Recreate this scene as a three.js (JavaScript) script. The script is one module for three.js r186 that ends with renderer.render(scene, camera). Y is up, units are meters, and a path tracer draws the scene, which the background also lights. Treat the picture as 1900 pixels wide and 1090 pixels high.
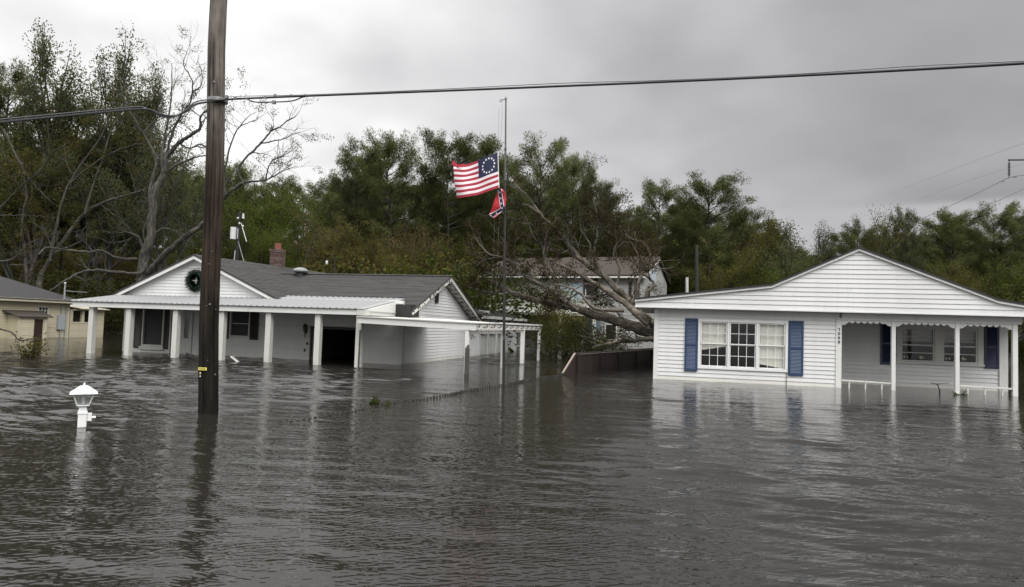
import * as THREE from 'three';
import { mergeGeometries } from 'three/addons/utils/BufferGeometryUtils.js';
import { RoundedBoxGeometry } from 'three/addons/geometries/RoundedBoxGeometry.js';
import { FontLoader } from 'three/addons/loaders/FontLoader.js';
import { TextGeometry } from 'three/addons/geometries/TextGeometry.js';

/* ------------------------------------------------ camera, sky, sun, exposure */
const scene = new THREE.Scene();
const EYE = 1.5, FOCAL = 1250, PITCH = Math.atan(61 / 1250), ROLL = 1.878 * Math.PI / 180;
const camera = new THREE.PerspectiveCamera(2 * Math.atan(545 / FOCAL) * 180 / Math.PI, 1024 / 587, 0.1, 2500);
camera.position.set(0, EYE, 0);
camera.rotation.order = 'YXZ';
camera.rotation.set(PITCH, 0, ROLL);
scene.add(camera);
const renderer = new THREE.WebGLRenderer({ antialias: true });
renderer.toneMapping = THREE.LinearToneMapping;
renderer.toneMappingExposure = 1.0;
renderer.shadowMap.enabled = true;

const SUN = new THREE.Vector3(0.42, 0.70, 0.57).normalize();
const sun = new THREE.DirectionalLight(new THREE.Color(1, 0.975, 0.945), 1.5);
sun.position.copy(SUN).multiplyScalar(120);
sun.castShadow = true; sun.shadow.radius = 60; sun.shadow.mapSize.set(2048, 2048);
Object.assign(sun.shadow.camera, { left: -70, right: 70, top: 70, bottom: -70, near: 1, far: 300 });
scene.add(sun, sun.target);

/* value noise, seeded */
function rngOf(seed) { let a = seed >>> 0; return () => { a = (a + 0x6D2B79F5) | 0; let t = Math.imul(a ^ (a >>> 15), 1 | a); t = (t + Math.imul(t ^ (t >>> 7), 61 | t)) ^ t; return ((t ^ (t >>> 14)) >>> 0) / 4294967296; }; }
const hash3 = (x, y, z) => { let h = Math.imul(x, 374761393) ^ Math.imul(y, 668265263) ^ Math.imul(z, 2147483647 - 1640531527); h = Math.imul(h ^ (h >>> 13), 1274126177); return ((h ^ (h >>> 16)) >>> 0) / 4294967296; };
function noise3(x, y, z) {
  const xi = Math.floor(x), yi = Math.floor(y), zi = Math.floor(z), f = (t) => t * t * (3 - 2 * t);
  const u = f(x - xi), v = f(y - yi), w = f(z - zi), L = (a, b, t) => a + (b - a) * t, h = (i, j, k) => hash3(xi + i, yi + j, zi + k);
  return L(L(L(h(0, 0, 0), h(1, 0, 0), u), L(h(0, 1, 0), h(1, 1, 0), u), v), L(L(h(0, 0, 1), h(1, 0, 1), u), L(h(0, 1, 1), h(1, 1, 1), u), v), w);
}
const fbm = (x, y, z, o = 4) => { let s = 0, a = 0.5, n = 0; for (let i = 0; i < o; i++) { s += a * noise3(x, y, z); n += a; a *= 0.5; x *= 2.03; y *= 2.01; z *= 2.05; } return s / n; };
const smooth = (a, b, x) => { const t = Math.min(1, Math.max(0, (x - a) / (b - a))); return t * t * (3 - 2 * t); };

{ // overcast sky: bright towards the hidden sun on the left, heavier grey cloud to the right
  const W = 1024, Hh = 512, data = new Float32Array(W * Hh * 4), d = new THREE.Vector3();
  for (let j = 0; j < Hh; j++) {
    const el = ((j + 0.5) / Hh - 0.5) * Math.PI;
    for (let i = 0; i < W; i++) {
      const az = ((i + 0.5) / W - 0.5) * 2 * Math.PI;
      d.set(Math.cos(el) * Math.cos(az), Math.sin(el), Math.cos(el) * Math.sin(az));
      const up = Math.max(0.0, d.y), k = 1 / (up + 0.22);
      const cx = d.x * k, cz = d.z * k;
      const big = fbm(cx * 1.15 + 3.1, cz * 1.15 + 7.7, 2.2, 5), wisp = fbm(cx * 3.1 + 9, cz * 3.1 - 4, 5.5, 5);
      const glow = Math.pow(Math.max(0, 0.5 + 0.5 * d.dot(SUN)), 2.2);
      let L = (0.85 + 0.42 * smooth(0.15, 0.9, up)) * (0.78 + glow * (0.10 + 2.15 * smooth(0.22, 0.6, up)));
      const az0 = Math.atan2(d.x, -d.z), left = smooth(0.34, -0.38, az0) * smooth(-2.6, -1.6, az0), heavy = Math.exp(-(Math.pow((az0 - 0.5) / 0.75, 2) + Math.pow((el - 0.6) / 0.36, 2)));
      L *= 1 + 0.6 * left; L *= 1 - 0.6 * heavy; L *= 1 - 0.36 * smooth(0.05, 0.6, az0) * smooth(1.15, 0.7, az0);
      L *= 1 + 0.26 * (smooth(0.36, 0.64, big) - 0.5) + (wisp - 0.5) * 0.55;
      const grey = Math.min(1, Math.max(0, (0.95 - L) / 0.6));
      const o = (j * W + i) * 4;
      data[o] = L * (1 - 0.012 * grey); data[o + 1] = L * (1 - 0.010 * grey); data[o + 2] = L * (1 + 0.035 * grey); data[o + 3] = 1;
    }
  }
  const t = new THREE.DataTexture(data, W, Hh, THREE.RGBAFormat, THREE.FloatType);
  t.mapping = THREE.EquirectangularReflectionMapping; t.magFilter = t.minFilter = THREE.LinearFilter; t.needsUpdate = true;
  scene.background = t; scene.environment = t;
}

/* ------------------------------------------------ helpers */
const V = (x, y, z) => new THREE.Vector3(x, y, z);
const cq = new THREE.Quaternion().setFromEuler(new THREE.Euler(PITCH, 0, ROLL, 'YXZ'));
/* the place that a measured direction of the photograph reaches at that distance along the view */
const at = (px, py, depth) => { const r = V((px - 950) / FOCAL, (545 - py) / FOCAL, -1).applyQuaternion(cq); return r.multiplyScalar(depth / -r.z).add(V(0, EYE, 0)); };
const numbers = {};
function numbered(n) { const k = numbers[n] = (numbers[n] ?? -1) + 1; return k ? n + '_' + String(k).padStart(3, '0') : n; }
function tag(o, label, category, group, kind) { if (label) o.userData.label = label; if (category) o.userData.category = category; if (group) o.userData.group = group; if (kind) o.userData.kind = kind; return o; }
function thing(name, label, category, [x, y, z] = [0, 0, 0], turn = 0, group) { const o = new THREE.Group(); o.name = numbered(name); o.position.set(x, y, z); o.rotation.y = turn; scene.add(o); return tag(o, label, category, group); }
function flat(g) { return g.index ? g.toNonIndexed() : g; }
function metres(g) { // uv in metres, along the face's own plane
  g = flat(g); const p = g.attributes.position, n = g.attributes.normal, uv = new Float32Array(p.count * 2);
  for (let i = 0; i < p.count; i++) {
    const ax = Math.abs(n.getX(i)), ay = Math.abs(n.getY(i)), az = Math.abs(n.getZ(i));
    if (ay > ax && ay > az) { uv[2 * i] = p.getX(i); uv[2 * i + 1] = p.getZ(i); } else if (ax > az) { uv[2 * i] = p.getZ(i); uv[2 * i + 1] = p.getY(i); } else { uv[2 * i] = p.getX(i); uv[2 * i + 1] = p.getY(i); }
  }
  g.setAttribute('uv', new THREE.BufferAttribute(uv, 2));
  for (const k of Object.keys(g.attributes)) if (!['position', 'normal', 'uv'].includes(k)) g.deleteAttribute(k);
  return g;
}
function bx(x0, x1, y0, y1, z0, z1) { const g = new THREE.BoxGeometry(x1 - x0, y1 - y0, z1 - z0); g.translate((x0 + x1) / 2, (y0 + y1) / 2, (z0 + z1) / 2); return metres(g); }
function rb(x0, x1, y0, y1, z0, z1, r = 0.008) { const g = new RoundedBoxGeometry(x1 - x0, y1 - y0, z1 - z0, 1, Math.min(r, (x1 - x0) / 2.2, (y1 - y0) / 2.2, (z1 - z0) / 2.2)); g.translate((x0 + x1) / 2, (y0 + y1) / 2, (z0 + z1) / 2); return metres(g); }
function merged(list) { const l = (Array.isArray(list) ? list : [list]).map((g) => metres(g)); return l.length === 1 ? l[0] : mergeGeometries(l); }
function part(name, geos, mat, parent, label) { const m = new THREE.Mesh(merged(geos), mat); m.name = numbered(name); (parent ?? scene).add(m); if (label) m.userData.label = label; return m; }
function rawPart(name, geo, mat, parent) { const m = new THREE.Mesh(geo, mat); m.name = numbered(name); (parent ?? scene).add(m); return m; }
function shapeOf(pts, holes = []) { const s = new THREE.Shape(pts.map(([x, y]) => new THREE.Vector2(x, y))); for (const [x0, x1, y0, y1] of holes) s.holes.push(new THREE.Path([[x0, y0], [x0, y1], [x1, y1], [x1, y0]].map(([x, y]) => new THREE.Vector2(x, y)))); return s; }
function slab(pts, z0, z1, holes) { const g = new THREE.ExtrudeGeometry(shapeOf(pts, holes), { depth: z1 - z0, bevelEnabled: false }); g.translate(0, 0, z0); return metres(g); }
function hex(corners) { // 8 corners: bottom 4 then top 4, each counter-clockwise seen from above
  const f = [[0, 3, 2, 1], [4, 5, 6, 7], [0, 1, 5, 4], [1, 2, 6, 5], [2, 3, 7, 6], [3, 0, 4, 7]], pos = [];
  for (const q of f) for (const k of [0, 1, 2, 0, 2, 3]) pos.push(...corners[q[k]]);
  const g = new THREE.BufferGeometry(); g.setAttribute('position', new THREE.Float32BufferAttribute(pos, 3)); g.computeVertexNormals(); return metres(g);
}
class MB { // collects tubes and leaf faces into one geometry, with colours
  constructor() { this.p = []; this.n = []; this.c = []; this.u = []; this.i = []; }
  get count() { return this.p.length / 3; }
  tube(pts, radii, seg = 6, col = [1, 1, 1], cap = true, mott = 0) {
    const N = pts.length; let up = V(0.31, 0.11, 0.94).normalize(), base = this.count, along = 0;
    for (let k = 0; k < N; k++) {
      const t = pts[Math.min(N - 1, k + 1)].clone().sub(pts[Math.max(0, k - 1)]).normalize();
      const s = V().crossVectors(up, t); if (s.lengthSq() < 1e-6) s.set(1, 0, 0); s.normalize(); up = V().crossVectors(t, s).normalize();
      if (k) along += pts[k].distanceTo(pts[k - 1]);
      for (let j = 0; j <= seg; j++) {
        const a = j / seg * Math.PI * 2, ca = Math.cos(a), sa = Math.sin(a), r = radii[k];
        const nx = s.x * ca + up.x * sa, ny = s.y * ca + up.y * sa, nz = s.z * ca + up.z * sa;
        this.p.push(pts[k].x + nx * r, pts[k].y + ny * r, pts[k].z + nz * r); this.n.push(nx, ny, nz); if (mott) { const q = pts[k], m = 1 + mott * (fbm(q.x * 2.3 + nx * 1.1, q.y * 2.3 + ny * 1.1, q.z * 2.3 + nz * 1.1, 3) - 0.5) * 2; this.c.push(col[0] * m, col[1] * m * (1 + 0.06 * (1 - m)), col[2] * m); } else this.c.push(...col); this.u.push(j / seg * Math.PI * 2 * Math.max(radii[0], 0.05), along);
      }
    }
    for (let k = 0; k < N - 1; k++) for (let j = 0; j < seg; j++) { const a = base + k * (seg + 1) + j, b = a + seg + 1; this.i.push(a, a + 1, b, b, a + 1, b + 1); }
    if (cap) for (const [k, sg] of [[0, -1], [N - 1, 1]]) {
      if (radii[k] < 0.004) continue;
      const t = pts[Math.min(N - 1, k + 1)].clone().sub(pts[Math.max(0, k - 1)]).normalize().multiplyScalar(sg), b0 = this.count;
      for (let j = 0; j < seg; j++) { const q = base + k * (seg + 1) + j; this.p.push(this.p[3 * q], this.p[3 * q + 1], this.p[3 * q + 2]); this.n.push(t.x, t.y, t.z); this.c.push(...col); this.u.push(j * 0.05, along); }
      for (let j = 1; j < seg - 1; j++) sg > 0 ? this.i.push(b0, b0 + j, b0 + j + 1) : this.i.push(b0, b0 + j + 1, b0 + j);
    }
  }
  face(pts, n, col) { const b = this.count; for (const q of pts) { this.p.push(q[0], q[1], q[2]); this.n.push(n[0], n[1], n[2]); this.c.push(...col); this.u.push(0, 0); } for (let k = 1; k < pts.length - 1; k++) this.i.push(b, b + k, b + k + 1); }
  leaf(x, y, z, len, wid, dx, dy, dz, rnd, col) { // a leaf from its stem along d, rolled at random
    let ax = rnd() - 0.5, ay = rnd() - 0.5, az = rnd() - 0.5; let sx = dy * az - dz * ay, sy = dz * ax - dx * az, sz = dx * ay - dy * ax; const l = Math.hypot(sx, sy, sz) || 1; sx /= l; sy /= l; sz /= l;
    const n = [dy * sz - dz * sy, dz * sx - dx * sz, dx * sy - dy * sx], m = len * 0.5, w = wid * 0.5;
    this.face([[x, y, z], [x + dx * m + sx * w, y + dy * m + sy * w, z + dz * m + sz * w], [x + dx * len, y + dy * len, z + dz * len], [x + dx * m - sx * w, y + dy * m - sy * w, z + dz * m - sz * w]], n, col);
  }
  blade(x, y, z, len, wid, dx, dy, dz, rnd, col) {
    let ax = rnd() - 0.5, ay = rnd() - 0.5, az = rnd() - 0.5; let sx = dy * az - dz * ay, sy = dz * ax - dx * az, sz = dx * ay - dy * ax; const l = Math.hypot(sx, sy, sz) || 1; sx /= l; sy /= l; sz /= l;
    const n = [dy * sz - dz * sy, dz * sx - dx * sz, dx * sy - dy * sx], w = wid * 0.5;
    this.face([[x - sx * w, y - sy * w, z - sz * w], [x + sx * w, y + sy * w, z + sz * w], [x + dx * len, y + dy * len, z + dz * len]], n, col);
  }
  geo() {
    const g = new THREE.BufferGeometry();
    g.setAttribute('position', new THREE.Float32BufferAttribute(this.p, 3)); g.setAttribute('normal', new THREE.Float32BufferAttribute(this.n, 3));
    g.setAttribute('uv', new THREE.Float32BufferAttribute(this.u, 2)); g.setAttribute('color', new THREE.Float32BufferAttribute(this.c, 3)); g.setIndex(this.i); return g;
  }
  build(name, mat, parent) { return rawPart(name, this.geo(), mat, parent); }
}
const curve = (pts, n) => new THREE.CatmullRomCurve3(pts, false, 'centripetal').getPoints(n);

/* ------------------------------------------------ materials */
function tex(w, h, fn, srgb = false) { const d = new Uint8Array(w * h * 4); for (let j = 0; j < h; j++) for (let i = 0; i < w; i++) { const c = fn(i / w, j / h, i, j), o = (j * w + i) * 4; for (let k = 0; k < 3; k++) d[o + k] = Math.max(0, Math.min(255, Math.round(255 * (c.length ? c[k] : c)))); d[o + 3] = 255; } const t = new THREE.DataTexture(d, w, h); t.wrapS = t.wrapT = THREE.RepeatWrapping; t.magFilter = THREE.LinearFilter; t.minFilter = THREE.LinearMipmapLinearFilter; t.generateMipmaps = true; if (srgb) t.colorSpace = THREE.SRGBColorSpace; t.needsUpdate = true; return t; }
const tnoise = (u, v, fu, fv, z, o = 4) => { // tileable
  const a = u, b = v, w = (x, y) => fbm(x * fu, y * fv, z, o); const su = smooth(0.75, 1, a), sv = smooth(0.75, 1, b);
  return (w(a, b) * (1 - su) + w(a - 1, b) * su) * (1 - sv) + (w(a, b - 1) * (1 - su) + w(a - 1, b - 1) * su) * sv;
};
const rep = (t, x, y) => { const c = t.clone(); c.repeat.set(1 / x, 1 / y); c.needsUpdate = true; return c; };
const grime = tex(384, 384, (u, v) => { const a = tnoise(u, v, 5, 5, 1.3, 5), b = tnoise(u, v, 60, 6, 4.1, 3), c = tnoise(u, v, 22, 22, 8.8, 3); const s = 0.92 + 0.20 * (a - 0.5) + 0.03 * (b - 0.5) - 0.35 * Math.max(0, c - 0.62); return [s, s * 0.995, s * 0.975]; });
const streak = tex(320, 320, (u, v) => { const a = tnoise(u, v, 90, 5, 3.3, 4), b = tnoise(u, v, 24, 3, 7.1, 3); const s = 0.62 + 0.55 * (a - 0.5) + 0.5 * (b - 0.5); return [s, s, s]; });
const speck = tex(384, 384, (u, v, i, j) => { const a = tnoise(u, v, 7, 7, 2.7, 5), b = hash3(i >> 1, j >> 1, 77), c = tnoise(u, v, 40, 40, 3.9, 3); const s = 0.72 + 0.35 * (a - 0.5) + 0.22 * (b - 0.5) + 0.25 * (c - 0.5); return [s * 1.0, s * 0.985, s]; });
const barkT = tex(320, 320, (u, v) => { const r = Math.abs(tnoise(u, v, 26, 7, 6.2, 4) - 0.5) * 2, b = tnoise(u, v, 6, 6, 1.9, 4); const s = 0.30 + 0.85 * r + 0.9 * (b - 0.5); return [s, s, s * (0.96 - 0.1 * (b - 0.5))]; });
const S = (r, g, b, rough = 0.7, extra = {}) => new THREE.MeshStandardMaterial({ color: new THREE.Color().setRGB(r, g, b), roughness: rough, ...extra });
const gr = rep(grime, 4.3, 3.1), grBump = rep(grime, 0.9, 0.9);
const M = {
  siding: [0.66, 0.68, 0.64, 0.67].map((k, i) => S(k * 0.95, k * 0.953, k * 0.957, 0.55, { map: gr })),
  wetSide: S(0.57, 0.56, 0.525, 0.5, { map: gr }), sideOld: [0.58, 0.6, 0.56, 0.59].map((k) => S(k, k, k * 0.965, 0.6, { map: gr })),
  yellow: [0.48, 0.5, 0.46].map((k) => S(k, k * 0.9, k * 0.66, 0.6, { map: gr })),
  shabby: [0.31, 0.36, 0.26, 0.33].map((k) => S(k, k, k * 0.97, 0.7, { map: gr })),
  trim: S(0.66, 0.66, 0.645, 0.45, { map: gr }), trimOld: S(0.53, 0.53, 0.5, 0.55, { map: gr }), cream: S(0.48, 0.44, 0.34, 0.6, { map: gr }),
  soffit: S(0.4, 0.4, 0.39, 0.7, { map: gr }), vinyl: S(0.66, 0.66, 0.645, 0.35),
  blue: S(0.02, 0.042, 0.098, 0.42), blueSlat: S(0.042, 0.074, 0.135, 0.42), navy: S(0.010, 0.016, 0.05, 0.45),
  dark: S(0.012, 0.011, 0.01, 0.6), brownPaint: S(0.02, 0.012, 0.01, 0.55), black: S(0.015, 0.015, 0.015, 0.4),
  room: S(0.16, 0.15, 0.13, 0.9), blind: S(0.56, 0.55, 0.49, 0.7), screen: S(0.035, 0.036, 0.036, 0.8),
  shingle: S(0.046, 0.0425, 0.041, 0.92, { map: rep(speck, 1.1, 1.1), bumpMap: rep(speck, 0.5, 0.5), bumpScale: 0.006 }),
  shingleDark: S(0.035, 0.033, 0.034, 0.92, { map: rep(speck, 1.1, 1.1) }), shingleBrown: S(0.042, 0.03, 0.021, 0.92, { map: rep(speck, 1.4, 1.4) }),
  metal: S(0.29, 0.295, 0.3, 0.5, { map: rep(grime, 1.3, 1.3), metalness: 0.15 }), galv: S(0.42, 0.43, 0.44, 0.45, { metalness: 0.5 }),
  glass: new THREE.MeshPhysicalMaterial({ color: 0xffffff, transmission: 1, thickness: 0, roughness: 0.02, ior: 1.5 }),
  frosted: new THREE.MeshPhysicalMaterial({ color: new THREE.Color().setRGB(0.8, 0.82, 0.8), transmission: 0.9, thickness: 0, roughness: 0.12, ior: 1.5 }),
  lampWhite: S(0.7, 0.7, 0.685, 0.3), rail: S(0.56, 0.55, 0.52, 0.5, { map: gr }),
  brick: S(0.10, 0.055, 0.045, 0.85, { map: rep(speck, 0.5, 0.5) }), brickPale: S(0.16, 0.115, 0.095, 0.9, { map: rep(speck, 0.5, 0.5) }), flue: S(0.16, 0.05, 0.035, 0.8),
  fence: [0.030, 0.025, 0.036, 0.020].map((k) => S(k, k * 0.55, k * 0.38, 0.85, { map: rep(streak, 0.7, 1.5) })), fenceRail: S(0.13, 0.095, 0.075, 0.85, { map: rep(streak, 0.7, 1.5) }),
  greyWood: S(0.085, 0.078, 0.068, 0.85, { map: rep(streak, 0.5, 1.5) }), bark: S(1, 1, 1, 0.95, { vertexColors: true, map: rep(barkT, 0.9, 1.6), bumpMap: rep(barkT, 0.9, 1.6), bumpScale: 0.02 }),
  leaf: new THREE.MeshPhysicalMaterial({ color: 0xffffff, vertexColors: true, roughness: 0.9, transmission: 0.55, thickness: 0, specularIntensity: 0.4, side: THREE.DoubleSide }), cable: S(0.02, 0.02, 0.022, 0.5), steel: S(0.2, 0.2, 0.2, 0.4, { metalness: 0.7 }),
  poleMetal: S(0.028, 0.026, 0.024, 0.5, { metalness: 0.4 }), rope: S(0.10, 0.095, 0.07, 0.8), wreath: S(0.012, 0.032, 0.02, 0.8),
  tarp: S(0.36, 0.43, 0.48, 0.6, { map: gr }),
};

/* ------------------------------------------------ setting: ground and flood water */
{
  const xs = [], zs = []; for (let k = -60; k <= 60; k++) xs.push(Math.sign(k) * Math.pow(Math.abs(k) / 60, 2.2) * 900); for (let k = 0; k <= 120; k++) zs.push(140 - 1040 * Math.pow(k / 120, 1.4));
  const g = new THREE.PlaneGeometry(1, 1, xs.length - 1, zs.length - 1), p = g.attributes.position, uv = g.attributes.uv;
  for (let j = 0; j < zs.length; j++) for (let i = 0; i < xs.length; i++) {
    const x = xs[i], z = zs[j], far = smooth(-44, -58, z + 0.12 * x), y = -1.35 + 0.25 * (fbm(x * 0.12 + 9, z * 0.12, 3.3) - 0.5) + 1.95 * far + 0.5 * far * (fbm(x * 0.05, z * 0.05, 1.1) - 0.5) + 2.2 * smooth(-80, -260, z);
    p.setXYZ(j * xs.length + i, x, y, z); uv.setXY(j * xs.length + i, x, z);
  }
  g.computeVertexNormals();
  const m = rawPart('ground', g, S(0.06, 0.05, 0.032, 0.95, { map: rep(speck, 1.7, 1.7) })); m.userData.kind = 'structure';
}
{
  // waves as geometry: directional ripples whose strength varies over the flood, calm in the lee of the houses
  const rnd = rngOf(41), waves = [];
  for (let k = 0; k < 44; k++) {
    const short = k < 26, len = short ? 0.11 + 0.24 * Math.pow(rnd(), 1.3) : 0.36 + 1.1 * rnd() * rnd(), th = -1.42 + (rnd() + rnd() - 1) * (short ? 0.62 : 0.75), K = 2 * Math.PI / len;
    waves.push([K * Math.cos(th), K * Math.sin(th), rnd() * 6.283, (short ? 0.0036 : 0.0050) * len * (0.5 + rnd()), len]);
  }
  const xs = [], zs = [];
  { let x = 0; const h = [0]; while (x < 1000) { const s = x < 15 ? 0.075 : x < 26 ? 0.1 : Math.min(80, (x - 26) * 0.25 + 0.12); x += s; h.push(x); } for (let k = h.length - 1; k > 0; k--) xs.push(-h[k]); xs.push(...h); }
  { let z = -1.5; const back = []; let b = z; while (b < 120) { b += Math.max(0.3, (b + 3) * 0.35); back.push(b); } back.reverse(); zs.push(...back, z); while (z > -1000) { const d = -z; const s = d < 12 ? 0.022 + d * 0.0022 : d < 46 ? 0.049 + (d - 12) * 0.0048 : Math.min(80, (d - 46) * 0.25 + 0.25); z -= s; zs.push(z); } }
  const nx = xs.length, nz = zs.length, P = new Float32Array(nx * nz * 3), N = new Float32Array(nx * nz * 3), U = new Float32Array(nx * nz * 2), I = new Uint32Array((nx - 1) * (nz - 1) * 6);
  for (let j = 0; j < nz; j++) {
    const z = zs[j], hz = Math.abs(zs[Math.min(nz - 1, j + 1)] - z);
    for (let i = 0; i < nx; i++) {
      const x = xs[i], hx = Math.abs(xs[Math.min(nx - 1, i + 1)] - x), o = j * nx + i;
      let y = 0, gx = 0, gz = 0;
      if (hx < 0.3 && hz < 0.5) {
        let A = 0.2 + 1.7 * smooth(0.40, 0.66, fbm(x * 0.2 + 5, z * 0.15 + 2, 9.1, 4));
        A *= 0.50 + 0.72 * smooth(4, -6, x + 0.12 * (z + 12)); A *= 1 - 0.6 * smooth(2, 5, x) * smooth(-8, -13, z); A *= 1 - 0.45 * smooth(-13, -19, z);
        A *= 0.35 + 1.3 * fbm(x * 0.9, z * 0.6, 4.4, 3);
        for (const w of waves) {
          const f = smooth(2.2, 3.6, 6.283 / Math.max(Math.abs(w[0]) * hx, Math.abs(w[1]) * hz)); if (f <= 0) continue;
          const a = w[0] * x + w[1] * z + w[2] + 1.3 * Math.sin(x * 0.31 + w[2]) + 1.1 * Math.sin(z * 0.37 - w[2]), q = w[3] * A * f;
          const s = Math.sin(a), c = Math.cos(a); y += q * (s + 0.3 * Math.cos(2 * a)); const dd = q * (c - 0.6 * Math.sin(2 * a)); gx += dd * w[0]; gz += dd * w[1];
        }
      }
      P[3 * o] = x; P[3 * o + 1] = y; P[3 * o + 2] = z; const l = 1 / Math.hypot(gx, 1, gz); N[3 * o] = -gx * l; N[3 * o + 1] = l; N[3 * o + 2] = -gz * l; U[2 * o] = x / 1.55; U[2 * o + 1] = z / 1.55;
    }
  }
  let q = 0; for (let j = 0; j < nz - 1; j++) for (let i = 0; i < nx - 1; i++) { const a = j * nx + i, b = a + nx; I[q++] = a; I[q++] = a + 1; I[q++] = b; I[q++] = b; I[q++] = a + 1; I[q++] = b + 1; }
  // (rows run away from the camera)
  const g = new THREE.BufferGeometry(); g.setAttribute('position', new THREE.BufferAttribute(P, 3)); g.setAttribute('normal', new THREE.BufferAttribute(N, 3)); g.setAttribute('uv', new THREE.BufferAttribute(U, 2)); g.setIndex(new THREE.BufferAttribute(I, 1));
  // capillary ripples, tileable
  const r2 = rngOf(7), rip = []; for (let k = 0; k < 60; k++) { const m = 14 + 34 * r2(), th = 1.42 + (r2() + r2() - 1) * 0.75, kx = Math.round(m * Math.cos(th)), ky = Math.round(m * Math.sin(th)); rip.push([kx, ky, r2() * 6.283, (0.5 + r2()) * Math.pow(20 / m, 0.4)]); }
  const nm = tex(512, 512, (u, v) => { let a = 0, b = 0; for (const w of rip) { const c = Math.cos(6.283185 * (w[0] * u + w[1] * v) + w[2] + 0.9 * Math.sin(6.283185 * u + w[2]) + 0.9 * Math.cos(6.283185 * v)) * w[3], m = Math.hypot(w[0], w[1]); a += c * w[0] / m; b += c * w[1] / m; } const k = 0.07, l = 1 / Math.hypot(a * k, b * k, 1); return [0.5 - 0.5 * a * k * l, 0.5 - 0.5 * b * k * l, 0.5 + 0.5 * l]; });
  const wm = new THREE.MeshPhysicalMaterial({ color: new THREE.Color().setRGB(0.016, 0.0145, 0.012), roughness: 0.025, ior: 1.333, normalMap: nm, normalScale: new THREE.Vector2(0.17, 0.17) });
  const m = rawPart('flood_water', g, wm); m.userData.kind = 'structure';
}

/* ------------------------------------------------ walls of lapped boards, windows */
const boardCache = new Map();
function boardGeo(b0, b1, t0, t1, h) { // lapped board: proud at its lower edge; local y from 0 to h
  const key = [b0, b1, t0, t1, h].map((v) => v.toFixed(3)).join(); if (boardCache.has(key)) return boardCache.get(key);
  const lo = 0.026, hi = 0.006, z = 0.001;
  const g = hex([[b0, 0, z], [b0, 0, lo], [b1, 0, lo], [b1, 0, z], [t0, h, z], [t0, h, hi], [t1, h, hi], [t1, h, z]].map((p) => p)); boardCache.set(key, g); return g;
}
function spanAt(poly, y) { let lo = Infinity, hi = -Infinity; for (let k = 0; k < poly.length; k++) { const [x0, y0] = poly[k], [x1, y1] = poly[(k + 1) % poly.length]; if ((y0 - y) * (y1 - y) <= 0 && y0 !== y1) { const x = x0 + (x1 - x0) * (y - y0) / (y1 - y0); lo = Math.min(lo, x); hi = Math.max(hi, x); } } return [lo, hi]; }
function wall(parent, name, { poly, holes = [], cuts = holes, expo = 0.125, mats, thick = 0.12, pos = [0, 0, 0], turn = 0, from, to, seed = 1, seam = 0 }) {
  const w = part(name, slab(poly, -thick, 0, holes), mats[0], parent); w.position.set(...pos); w.rotation.y = turn;
  const ys = poly.map((p) => p[1]), y0 = from ?? Math.min(...ys), y1 = to ?? Math.max(...ys), rnd = rngOf(seed * 991);
  for (let y = y0; y < y1 - 0.02; y += expo) {
    const h = Math.min(expo, y1 - y), a = spanAt(poly, y + 0.002), b = spanAt(poly, y + h - 0.002); if (!(a[1] - a[0] > 0.06)) continue;
    let segs = [[Math.max(a[0], -99), a[1]]];
    for (const c of cuts) if (Math.min(c[3], y + h) - Math.max(c[2], y) > 0.35 * h) segs = segs.flatMap(([s, e]) => [[s, Math.min(e, c[0])], [Math.max(s, c[1]), e]].filter(([p, q]) => q - p > 0.03));
    if (seam) segs = segs.flatMap(([s, e]) => { if (e - s < 4.2) return [[s, e]]; const m = s + (e - s) * (0.3 + 0.4 * rnd()); return [[s, m - 0.001], [m + 0.001, e]]; });
    for (const [s, e] of segs) {
      const ts = s === a[0] ? Math.min(Math.max(b[0], s), e) : s, te = e === a[1] ? Math.max(Math.min(b[1], e), s) : e;
      const m = new THREE.Mesh(boardGeo(s, e, Math.abs(ts - s) > 1 ? s : ts, te, h - 0.001), y < 0.05 && y + h > 0.02 && mats !== M.yellow && mats !== M.shabby ? M.wetSide : mats[Math.floor(rnd() * mats.length)]); m.name = numbered('siding_board'); m.position.y = y; m.rotation.z = (rnd() - 0.5) * 0.0012; w.add(m);
    }
  }
  return w;
}
function frameGeo(x0, x1, y0, y1, w, z0, z1, wb = w) { return [rb(x0, x0 + w, y0 + wb, y1 - w, z0, z1), rb(x1 - w, x1, y0 + wb, y1 - w, z0, z1), rb(x0, x1, y1 - w, y1, z0, z1), rb(x0, x1, y0, y0 + wb, z0, z1)]; }
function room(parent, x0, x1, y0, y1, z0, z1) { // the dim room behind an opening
  return part('room_lining', [bx(x0, x1, y0, y1, z0, z0 + 0.04), bx(x0, x0 + 0.04, y0, y1, z0 + 0.042, z1), bx(x1 - 0.04, x1, y0, y1, z0 + 0.042, z1), bx(x0 + 0.042, x1 - 0.042, y0, y0 + 0.04, z0 + 0.042, z1), bx(x0 + 0.042, x1 - 0.042, y1 - 0.04, y1, z0 + 0.042, z1)], M.room, parent);
}

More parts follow.
